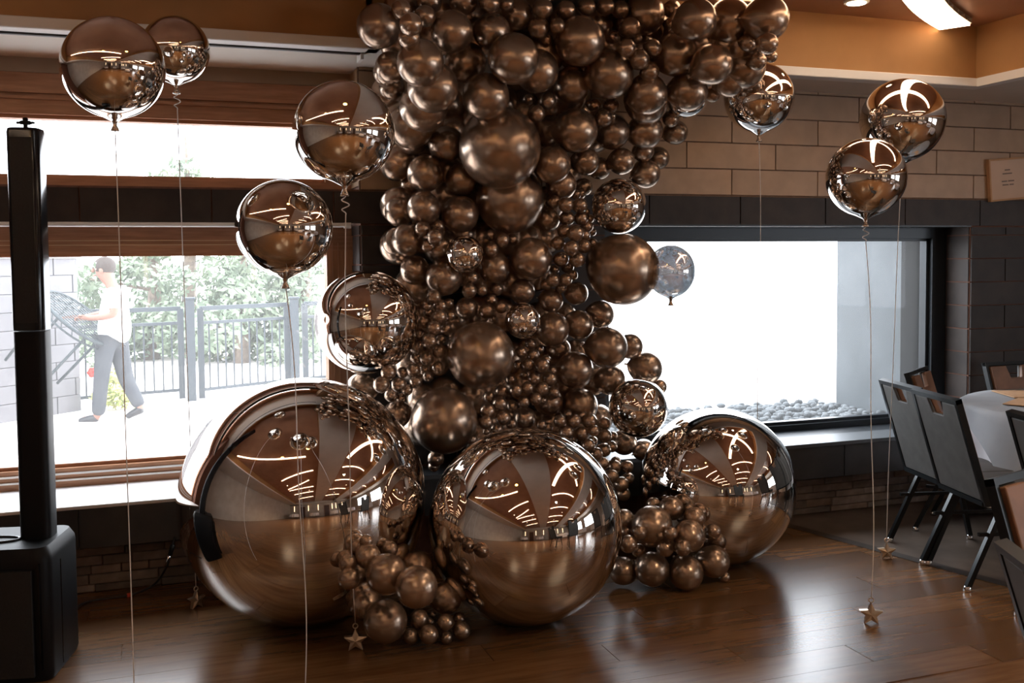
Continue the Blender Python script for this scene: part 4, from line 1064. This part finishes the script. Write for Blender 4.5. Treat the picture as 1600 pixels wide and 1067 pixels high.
 (1.625,4.787,1.699,0.0389,'l',"small bronze balloon at six o'clock from the second upper giant",G_1),
 (1.933,4.683,1.874,0.0389,'l',"small bronze balloon at three o'clock from the second upper giant, third out",G_1),
 (2.256,4.063,0.251,0.0388,'l',"modest bronze balloon at twelve o'clock from the front floor-pile balloon",G_2),
 (1.587,4.731,0.874,0.0387,'l',"small bronze balloon at five o'clock from the lower-middle bronze giant, second out",G_1),
 (1.563,4.776,1.651,0.0387,'l',"small bronze balloon at three o'clock from the upper little mirror ball",G_1),
 (1.943,4.635,1.654,0.0386,'l',"small bronze balloon at three o'clock from the centre egg balloon, third out",G_1),
 (1.592,4.698,0.807,0.0385,'l',"small bronze balloon at three o'clock from the wedged bronze giant, fourth out",G_1),
 (1.448,4.782,1.446,0.0385,'l',"small bronze balloon at four o'clock from the below-mirror balloon",G_1),
 (1.519,4.720,0.844,0.0385,'l',"small bronze balloon at three o'clock from the wedged bronze giant, second out",G_1),
 (0.670,3.920,0.395,0.0383,'l',"modest bronze balloon at ten o'clock from the upper front-pile balloon",G_0),
 (1.284,4.757,1.320,0.0380,'l',"small bronze balloon at six o'clock from the below-mirror balloon, second out",G_1),
 (1.148,3.958,0.044,0.0377,'l',"modest bronze balloon at four o'clock from the middle front-pile balloon",G_0),
 (1.248,4.723,1.267,0.0376,'l',"small bronze balloon at ten o'clock from the lower-middle bronze giant, third out",G_1),
 (1.205,4.759,1.753,0.0376,'l',"small bronze balloon at ten o'clock from the upper little mirror ball",G_1),
 (1.217,4.694,1.207,0.0374,'l',"small bronze balloon at ten o'clock from the lower-middle bronze giant, second out",G_1),
 (1.059,4.684,1.003,0.0370,'l',"small bronze balloon at ten o'clock from the wedged bronze giant, second out",G_1),
 (2.254,4.694,0.364,0.0370,'l',"small bronze balloon at six o'clock from the resting mirror ball, fourth out",G_1),
 (2.154,4.714,0.602,0.0368,'l',"small bronze balloon at seven o'clock from the resting mirror ball, second out",G_1),
 (1.008,4.677,1.065,0.0368,'l',"small bronze balloon at five o'clock from the jamb-side mirror ball, nearest",G_1),
 (1.758,4.506,2.836,0.0368,'l',"small bronze balloon at eleven o'clock from the top-middle balloon",G_1),
 (2.195,4.676,0.518,0.0367,'l',"small bronze balloon at seven o'clock from the resting mirror ball, fourth out",G_1),
 (2.145,4.685,0.681,0.0366,'l',"small bronze balloon at eight o'clock from the resting mirror ball, second out",G_1),
 (2.022,4.701,0.697,0.0364,'l',"small bronze balloon at eight o'clock from the resting mirror ball, fifth out",G_1),
 (1.624,4.874,1.451,0.0363,'l',"small half-hidden bronze balloon at eleven o'clock from the waist mirror ball",G_1),
 (1.983,4.709,0.765,0.0363,'l',"small bronze balloon at six o'clock from the cluster-side balloon, nearest",G_1),
 (2.159,4.631,0.480,0.0363,'l',"small bronze balloon at seven o'clock from the resting mirror ball, sixth out",G_1),
 (2.042,4.740,1.809,0.0363,'l',"small bronze balloon at eight o'clock from the perched mirror ball, second out",G_1),
 (2.041,4.664,0.642,0.0362,'l',"small bronze balloon at eight o'clock from the resting mirror ball, sixth out",G_1),
 (1.782,4.405,2.697,0.0361,'l',"small bronze balloon at ten o'clock from the top-middle balloon",G_1),
 (1.935,4.697,0.710,0.0361,'l',"small bronze balloon at six o'clock from the cluster-side balloon, second out",G_1),
 (2.039,4.702,1.664,0.0361,'l',"small bronze balloon at ten o'clock from the window-side bronze giant",G_1),
 (2.077,4.155,0.317,0.0360,'l',"small bronze balloon at eight o'clock from the largest floor-pile balloon",G_2),
 (1.815,4.729,0.940,0.0360,'l',"small bronze balloon at eight o'clock from the cluster-side balloon, second out",G_1),
 (1.941,4.722,1.740,0.0359,'l',"small bronze balloon at two o'clock from the centre egg balloon, second out",G_1),
 (1.878,4.727,1.495,0.0359,'l',"small bronze balloon at four o'clock from the centre egg balloon, nearest",G_1),
 (2.095,4.690,2.383,0.0359,'l',"small bronze balloon at one o'clock from the upper-side balloon",G_1),
 (1.544,4.451,2.792,0.0358,'l',"small bronze balloon at twelve o'clock from the top-front balloon",G_1),
 (1.900,4.707,1.681,0.0358,'l',"small bronze balloon at two o'clock from the centre egg balloon, nearest",G_1),
 (1.611,4.768,0.930,0.0358,'l',"small bronze balloon at five o'clock from the lower-middle bronze giant, nearest",G_1),
 (1.471,4.813,1.510,0.0355,'l',"small bronze balloon at five o'clock from the upper little mirror ball, nearest",G_1),
 (1.305,4.838,1.771,0.0352,'l',"small half-hidden bronze balloon at eleven o'clock from the upper little mirror ball",G_1),
 (2.423,4.490,2.763,0.0352,'l',"small half-hidden bronze balloon at nine o'clock from the shoulder-root balloon",G_1),
 (1.303,4.803,1.372,0.0351,'l',"small bronze balloon at six o'clock from the below-mirror balloon, nearest",G_1),
 (1.186,4.830,1.169,0.0351,'l',"small bronze balloon at four o'clock from the jamb-side mirror ball, nearest",G_1),
 (2.278,4.400,0.376,0.0351,'l',"small half-hidden bronze balloon at twelve o'clock from the largest floor-pile balloon",G_2),
 (1.495,4.679,0.793,0.0350,'l',"small bronze balloon at three o'clock from the wedged bronze giant, nearest",G_1),
 (1.282,4.758,1.149,0.0349,'l',"small bronze balloon at nine o'clock from the lower-middle bronze giant, nearest",G_1),
 (1.220,4.760,1.116,0.0347,'l',"small bronze balloon at nine o'clock from the lower-middle bronze giant, second out",G_1),
 (2.123,4.519,2.690,0.0347,'l',"small bronze balloon at three o'clock from the top-middle balloon",G_1),
 (1.237,4.774,1.675,0.0347,'l',"small bronze balloon at eleven o'clock from the below-mirror balloon",G_1),
 (1.256,4.745,1.420,0.0346,'l',"small bronze balloon at seven o'clock from the below-mirror balloon",G_1),
 (1.151,4.760,1.062,0.0346,'l',"small bronze balloon at five o'clock from the jamb-side mirror ball, third out",G_1),
 (1.041,4.775,0.943,0.0345,'l',"small bronze balloon at ten o'clock from the wedged bronze giant, third out",G_1),
 (1.069,3.923,0.102,0.0345,'l',"modest bronze balloon at five o'clock from the middle front-pile balloon",G_0),
 (0.852,3.980,0.416,0.0342,'l',"modest bronze balloon at twelve o'clock from the upper front-pile balloon",G_0),
 (2.139,4.286,0.189,0.0341,'l',"small bronze balloon at seven o'clock from the largest floor-pile balloon",G_2),
 (1.768,4.520,2.658,0.0339,'l',"small bronze balloon at nine o'clock from the top-middle balloon",G_1),
 (2.267,4.673,0.513,0.0335,'l',"small bronze balloon at six o'clock from the resting mirror ball, nearest",G_1),
 (2.002,4.833,1.893,0.0334,'l',"small half-hidden bronze balloon at nine o'clock from the perched mirror ball, second out",G_1),
 (2.156,4.716,0.740,0.0334,'l',"small bronze balloon at eight o'clock from the resting mirror ball, nearest",G_1),
 (1.928,4.846,1.896,0.0333,'l',"small half-hidden bronze balloon at three o'clock from the second upper giant, nearest",G_1),
 (1.992,4.805,1.559,0.0333,'l',"small bronze balloon at three o'clock from the centre egg balloon, second out",G_1),
 (2.087,4.770,1.768,0.0333,'l',"small bronze balloon at eight o'clock from the perched mirror ball, nearest",G_1),
 (1.897,4.786,0.906,0.0332,'l',"small bronze balloon at seven o'clock from the cluster-side balloon, second out",G_1),
 (2.094,4.678,0.593,0.0331,'l',"small bronze balloon at seven o'clock from the resting mirror ball, third out",G_1),
 (2.219,4.112,0.311,0.0330,'l',"small bronze balloon at four o'clock from the largest floor-pile balloon",G_2),
 (2.113,4.640,0.548,0.0329,'l',"small bronze balloon at seven o'clock from the resting mirror ball, fifth out",G_1),
 (1.586,4.856,1.393,0.0328,'l',"small half-hidden bronze balloon at ten o'clock from the waist mirror ball, second out",G_1),
 (1.783,4.770,1.109,0.0328,'l',"small bronze balloon at five o'clock from the waist mirror ball, second out",G_1),
 (1.904,4.709,0.770,0.0328,'l',"small bronze balloon at seven o'clock from the cluster-side balloon, third out",G_1),
 (1.948,4.725,1.494,0.0328,'l',"small bronze balloon at four o'clock from the centre egg balloon, second out",G_1),
 (1.892,4.737,1.893,0.0326,'l',"small bronze balloon at three o'clock from the second upper giant, second out",G_1),
 (1.623,4.803,1.358,0.0326,'l',"small bronze balloon at ten o'clock from the waist mirror ball, nearest",G_1),
 (1.745,4.744,1.063,0.0326,'l',"small bronze balloon at three o'clock from the lower-middle bronze giant, second out",G_1),
 (1.773,4.726,0.995,0.0326,'l',"small bronze balloon at nine o'clock from the cluster-side balloon, second out",G_1),
 (1.773,4.710,0.892,0.0325,'l',"small bronze balloon at eight o'clock from the cluster-side balloon, third out",G_1),
 (1.713,4.726,0.877,0.0325,'l',"small bronze balloon at five o'clock from the lower-middle bronze giant, fourth out",G_1),
 (1.730,4.714,0.950,0.0324,'l',"small bronze balloon at four o'clock from the lower-middle bronze giant, third out",G_1),
 (1.577,4.756,0.744,0.0324,'l',"small bronze balloon at three o'clock from the wedged bronze giant, third out",G_1),
 (1.666,4.710,0.941,0.0323,'l',"small bronze balloon at four o'clock from the lower-middle bronze giant, second out",G_1),
 (1.223,4.802,1.294,0.0318,'l',"small bronze balloon at three o'clock from the jamb-side mirror ball, second out",G_1),
 (0.929,3.951,0.052,0.0317,'l',"small bronze balloon at four o'clock from the star-side balloon",G_0),
 (1.276,4.753,1.070,0.0317,'l',"small bronze balloon at eight o'clock from the lower-middle bronze giant",G_1),
 (1.155,4.729,1.006,0.0313,'l',"small bronze balloon at eleven o'clock from the wedged bronze giant, nearest",G_1),
 (2.824,4.210,2.577,0.0312,'l',"small bronze balloon at six o'clock from the shoulder-tip balloon",G_1),
 (2.214,4.748,0.609,0.0304,'l',"small bronze balloon at seven o'clock from the resting mirror ball, nearest",G_1),
 (2.291,4.708,0.443,0.0304,'l',"small bronze balloon at six o'clock from the resting mirror ball, second out",G_1),
 (1.953,4.798,1.453,0.0299,'l',"small bronze balloon at four o'clock from the centre egg balloon, third out",G_1),
 (1.998,4.759,1.516,0.0298,'l',"small bronze balloon at nine o'clock from the window-side bronze giant, second out",G_1),
 (1.785,4.811,1.165,0.0298,'l',"small bronze balloon at five o'clock from the waist mirror ball, nearest",G_1),
 (1.870,4.797,1.471,0.0298,'l',"small bronze balloon at five o'clock from the centre egg balloon",G_1),
 (2.055,4.729,1.723,0.0297,'l',"small bronze balloon at eight o'clock from the perched mirror ball, third out",G_1),
 (2.075,4.665,0.716,0.0297,'l',"small bronze balloon at eight o'clock from the resting mirror ball, third out",G_1),
 (1.702,4.841,1.703,0.0296,'l',"small half-hidden bronze balloon at eleven o'clock from the centre egg balloon",G_1),
 (1.878,4.727,0.917,0.0296,'l',"small bronze balloon at seven o'clock from the cluster-side balloon, nearest",G_1),
 (1.670,4.798,0.986,0.0295,'l',"small bronze balloon at four o'clock from the lower-middle bronze giant, nearest",G_1),
 (1.669,4.778,0.853,0.0295,'l',"small bronze balloon at five o'clock from the lower-middle bronze giant, third out",G_1),
 (1.581,4.840,1.726,0.0294,'l',"small half-hidden bronze balloon at seven o'clock from the second upper giant",G_1),
 (1.658,4.761,0.764,0.0294,'l',"small bronze balloon at three o'clock from the wedged bronze giant, fifth out",G_1),
 (1.713,4.758,1.129,0.0294,'l',"small bronze balloon at three o'clock from the lower-middle bronze giant, nearest",G_1),
 (1.548,4.785,0.905,0.0292,'l',"small bronze balloon at six o'clock from the lower-middle bronze giant",G_1),
 (1.520,4.799,1.448,0.0291,'l',"small bronze balloon at five o'clock from the upper little mirror ball, second out",G_1),
 (2.656,4.429,2.463,0.0290,'l',"small half-hidden bronze balloon at six o'clock from the mid-shoulder balloon",G_1),
 (1.189,4.860,1.112,0.0289,'l',"small bronze balloon at four o'clock from the jamb-side mirror ball, second out",G_1),
 (1.442,4.746,0.703,0.0289,'l',"small bronze balloon at four o'clock from the wedged bronze giant",G_1),
 (1.259,4.801,0.570,0.0289,'l',"small half-hidden bronze balloon at six o'clock from the wedged bronze giant",G_1),
 (1.333,4.808,1.255,0.0289,'l',"small bronze balloon at ten o'clock from the lower-middle bronze giant, nearest",G_1),
 (1.226,4.826,1.052,0.0288,'l',"small bronze balloon at eleven o'clock from the wedged bronze giant, second out",G_1),
 (1.203,4.828,1.233,0.0287,'l',"small bronze balloon at three o'clock from the jamb-side mirror ball, nearest",G_1),
 (1.735,4.684,2.395,0.0286,'l',"small bronze balloon at five o'clock from the top-front balloon",G_1),
 (2.570,4.256,0.181,0.0285,'l',"small half-hidden bronze balloon at two o'clock from the front floor-pile balloon",G_2),
 (1.107,4.807,1.047,0.0285,'l',"small bronze balloon at five o'clock from the jamb-side mirror ball, second out",G_1),
 (2.578,4.225,0.028,0.0284,'l',"small bronze balloon at three o'clock from the front floor-pile balloon",G_2),
 (1.112,4.736,0.969,0.0281,'l',"small bronze balloon at ten o'clock from the wedged bronze giant, nearest",G_1),
 (1.155,4.018,0.075,0.0273,'l',"small bronze balloon at four o'clock from the middle front-pile balloon",G_0),
 (2.226,4.726,0.533,0.0270,'l',"tiny bronze balloon at seven o'clock from the resting mirror ball, second out",G_1),
 (2.083,4.843,1.941,0.0269,'l',"tiny half-hidden bronze balloon at ten o'clock from the perched mirror ball, nearest",G_1),
 (2.102,4.744,0.647,0.0268,'l',"tiny bronze balloon at eight o'clock from the resting mirror ball, nearest",G_1),
 (2.127,4.787,1.681,0.0268,'l',"tiny bronze balloon at ten o'clock from the window-side bronze giant, nearest",G_1),
 (1.078,3.949,0.027,0.0267,'l',"small bronze balloon at five o'clock from the middle front-pile balloon",G_0),
 (2.042,4.807,1.935,0.0267,'l',"tiny bronze balloon at ten o'clock from the perched mirror ball, second out",G_1),
 (1.899,4.798,1.021,0.0266,'l',"tiny bronze balloon at nine o'clock from the cluster-side balloon",G_1),
 (1.862,4.771,0.730,0.0265,'l',"tiny bronze balloon at seven o'clock from the cluster-side balloon, nearest",G_1),
 (1.835,4.782,0.873,0.0265,'l',"tiny bronze balloon at eight o'clock from the cluster-side balloon",G_1),
 (1.752,4.802,1.004,0.0264,'l',"tiny bronze balloon at four o'clock from the lower-middle bronze giant",G_1),
 (1.717,4.810,1.058,0.0264,'l',"tiny bronze balloon at three o'clock from the lower-middle bronze giant",G_1),
 (1.817,4.747,0.750,0.0263,'l',"tiny bronze balloon at seven o'clock from the cluster-side balloon, second out",G_1),
 (2.193,4.694,2.332,0.0263,'l',"tiny bronze balloon at two o'clock from the upper-side balloon",G_1),
 (0.750,3.943,0.471,0.0258,'l',"small half-hidden bronze balloon at eleven o'clock from the upper front-pile balloon",G_0),
 (1.354,4.831,1.383,0.0258,'l',"tiny bronze balloon at six o'clock from the below-mirror balloon, nearest",G_1),
 (1.356,4.805,1.322,0.0257,'l',"tiny bronze balloon at six o'clock from the below-mirror balloon, second out",G_1),
 (1.306,4.811,1.202,0.0256,'l',"tiny bronze balloon at ten o'clock from the lower-middle bronze giant",G_1),
 (1.248,4.822,1.341,0.0256,'l',"tiny bronze balloon at seven o'clock from the below-mirror balloon, second out",G_1),
 (1.230,4.781,1.025,0.0254,'l',"tiny bronze balloon at eleven o'clock from the wedged bronze giant",G_1),
 (1.231,4.789,1.374,0.0254,'l',"tiny bronze balloon at seven o'clock from the below-mirror balloon, nearest",G_1),
 (1.094,4.785,0.923,0.0252,'l',"tiny bronze balloon at ten o'clock from the wedged bronze giant",G_1),
 (2.229,4.465,2.676,0.0251,'l',"tiny bronze balloon at one o'clock from the top-lower balloon",G_1),
 (2.098,4.341,0.267,0.0249,'l',"tiny bronze balloon at nine o'clock from the largest floor-pile balloon",G_2),
 (2.222,4.749,0.666,0.0237,'l',"tiny bronze balloon at seven o'clock from the resting mirror ball, nearest",G_1),
 (2.128,4.798,1.742,0.0235,'l',"tiny bronze balloon at eight o'clock from the perched mirror ball, second out",G_1),
 (2.116,4.802,1.809,0.0235,'l',"tiny bronze balloon at eight o'clock from the perched mirror ball, nearest",G_1),
 (2.050,4.765,0.779,0.0234,'l',"tiny bronze balloon at six o'clock from the cluster-side balloon, second out",G_1),
 (1.973,4.770,0.790,0.0233,'l',"tiny bronze balloon at six o'clock from the cluster-side balloon, nearest",G_1),
 (1.835,4.813,1.133,0.0232,'l',"tiny bronze balloon at five o'clock from the waist mirror ball",G_1),
 (1.916,4.794,1.547,0.0232,'l',"tiny bronze balloon at four o'clock from the centre egg balloon",G_1),
 (1.852,4.759,1.084,0.0230,'l',"tiny bronze balloon at ten o'clock from the cluster-side balloon",G_1),
 (2.394,4.254,0.380,0.0219,'l',"tiny half-hidden bronze balloon at two o'clock from the largest floor-pile balloon",G_2),
 (2.088,4.780,1.844,0.0200,'l',"tiny bronze balloon at nine o'clock from the perched mirror ball",G_1),
 (1.994,4.746,0.665,0.0200,'l',"tiny bronze balloon at eight o'clock from the resting mirror ball, second out",G_1),
 (2.084,4.764,1.704,0.0199,'l',"tiny bronze balloon at ten o'clock from the window-side bronze giant, second out",G_1),
 (1.600,4.860,1.297,0.0198,'l',"tiny half-hidden bronze balloon at one o'clock from the lower-middle bronze giant",G_1),
 (1.522,4.754,0.735,0.0194,'l',"tiny bronze balloon at three o'clock from the wedged bronze giant",G_1),
 (2.177,4.134,0.297,0.0180,'l',"tiny bronze balloon at five o'clock from the largest floor-pile balloon",G_2),
 (1.027,4.013,0.077,0.0162,'l',"tiny bronze balloon at five o'clock from the middle front-pile balloon, second out",G_0),
 (1.055,4.068,0.087,0.0137,'l',"tiny bronze balloon at five o'clock from the middle front-pile balloon, nearest",G_0),
]
for row in BALLOONS: balloon(row)

# balloons packed deep inside the column, too hidden to count
rc = random.Random(21); b = MB()
for z, xa, xb, n in ((2.78, 1.0, 2.5, 9), (2.64, 1.0, 2.6, 9), (2.42, 1.05, 2.35, 9), (2.3, 1.1, 2.3, 9), (2.1, 1.1, 2.15, 8), (1.9, 1.1, 2.05, 8), (1.7, 1.1, 2.0, 8), (1.5, 1.15, 1.95, 7), (1.3, 1.15, 2.1, 8), (1.1, 1.15, 2.2, 8), (.9, 1.2, 2.3, 8), (.7, 1.2, 2.35, 8), (.5, 1.45, 2.25, 6)):
    for k in range(n):
        r = rc.uniform(.085, .11)
        b.ball((xa+(xb-xa)*(k+.5)/n+rc.uniform(-.02, .02), (5.07 if z < 2.6 else 4.66)-rc.random()*.03, z+rc.uniform(-.04, .04)), (r, r*.95, r), 20, 12)
for px, py, t_ in ((1062, 55, 4.95), (1095, 68, 4.95), (1128, 72, 4.92), (1155, 72, 4.9), (1178, 66, 4.9), (1110, 20, 4.98), (1165, 25, 4.95), (1085, 110, 5.0), (1140, 125, 4.98)): b.ball(at(px, py, t_), .085, 20, 12)
o = b.build('inner_balloons', M['latex'], smooth=True); tag(o, 'dim bronze balloons packed deep inside the column against the pillar', 'balloons'); o['kind'] = 'stuff'

# star weights
def star(loc, rot, size, label):
    t = thing('star_weight', label, 'balloon weight', loc, rot, 'star weights')
    b = MB(); pts = []
    for k in range(10):
        a = math.pi/2 + k*math.pi/5; r = size if k % 2 == 0 else size*.46
        pts.append((r*math.cos(a), r*math.sin(a)+size*.81))
    th = .014
    f = [b.bm.verts.new((p[0], -th*.75, p[1])) for p in pts]; g = [b.bm.verts.new((p[0], th*.75, p[1])) for p in pts]
    cf = b.bm.verts.new((0, -th*1.25, size*.81)); cg = b.bm.verts.new((0, th*1.25, size*.81))
    for k in range(10):
        q = (k+1) % 10
        b.bm.faces.new((cf, f[k], f[q])); b.bm.faces.new((cg, g[q], g[k])); b.bm.faces.new((f[k], g[k], g[q], f[q]))
    b.build('star_body', M['star'], t, local=True)
    top = size*1.81
    MB().tube([(.010*math.cos(k*math.pi/8), 0, top+.009+.010*math.sin(k*math.pi/8)) for k in range(17)], .0028, 6).build('ring', M['star'], t, smooth=True, local=True)
    return Vector(loc)+Vector((0, 0, top+.018))
s1 = star(on_z(307, 949, 0), .5, .044, 'dark foil star weight on the floor beside the largest mirror ball')
s2 = star(on_z(556, 1015, 0), -.25, .050, 'bronze foil star weight standing before the floor cluster of balloons')
s3 = star(on_z(1361, 974, 0), -.5, .052, 'bronze foil star weight alone on the open planks')
s4 = star(on_z(1385, 873, 0), -.4, .050, 'silver foil star weight by a chair leg near the transition strip')

def floater(px, py, rpx, t_, end, label, curl=0, tail=True, sx_=1.0, hazy=False):
    c = at(px, py, t_); r = rpx*t_/F_PX
    o = thing('floating_balloon', label, 'balloon', c, random.random()*6, 'floating mirror balloons')
    e = link('envelope', ORB_T if hazy else ORB_F, o); e.scale = (r*sx_, r*sx_, r)
    zb = -1.09*r
    b = MB(); b.lathe([(.0, zb-.030), (.016, zb-.030), (.013, zb-.022), (.0075, zb-.010), (.0085, zb), (.015, zb+.012), (.010, zb+.018), (0, zb+.018)], 14)
    b.build('tail', M['foil_tail'], o, smooth=True, local=True)
    if end is not None:
        o.rotation_euler = (0, 0, 0)
        a = c + Vector((0, 0, zb-.012)); end = Vector(end); pts = []
        if curl:
            for k in range(curl*12+1):
                u_ = k/(curl*12); an = k*math.pi/6; rad = .013*math.sin(math.pi*min(1, u_*1.02))+.002
                pts.append(a + Vector((rad*math.cos(an), rad*math.sin(an), -.015-.035*curl*u_)))
        else: pts.append(a)
        st = pts[-1]; side = Vector((random.uniform(-.02, .02), random.uniform(-.02, .02), 0))
        for k in range(1, 25):
            u_ = k/24; pts.append(st.lerp(end, u_) + side*math.sin(math.pi*u_) + side*.35*math.sin(3*math.pi*u_))
        MB().tube(pts, .0021, 6).build('ribbon', M['ribbon'], o, smooth=True)
    return o
floater(177, 106, 78, 3.6, on_z(211, 1120, 0), 'mirror balloon overlapping a smaller one, above the black speaker')
floater(274, 78, 52, 4.2, s1, 'smaller mirror balloon tucked behind another, near the ochre fascia', 2)
floater(537, 206, 79, 3.45, s2, 'mirror balloon beside the pillar with an amber glow on top', 2)
floater(444, 356, 75, 3.6, on_z(477, 1075, 0), 'lower mirror balloon floating before the dark tiles between wooden windows')
floater(1186, 153, 54, 5.2, (3.15, 4.86, .0), 'mirror balloon half hidden behind the shoulder of the balloon column')
floater(1410, 188, 64, 5.1, s4, 'mirror balloon against the pale tiles, tied to the silver star')
floater(1353, 277, 61, 4.35, s3, 'mirror balloon overlapping another, lower, tied to the bronze star on open planks', 2)
floater(1048, 424, 41, 5.1, None, 'mirror balloon before the bright window, peeking past the brown giant', 0, sx_=.93, hazy=True)
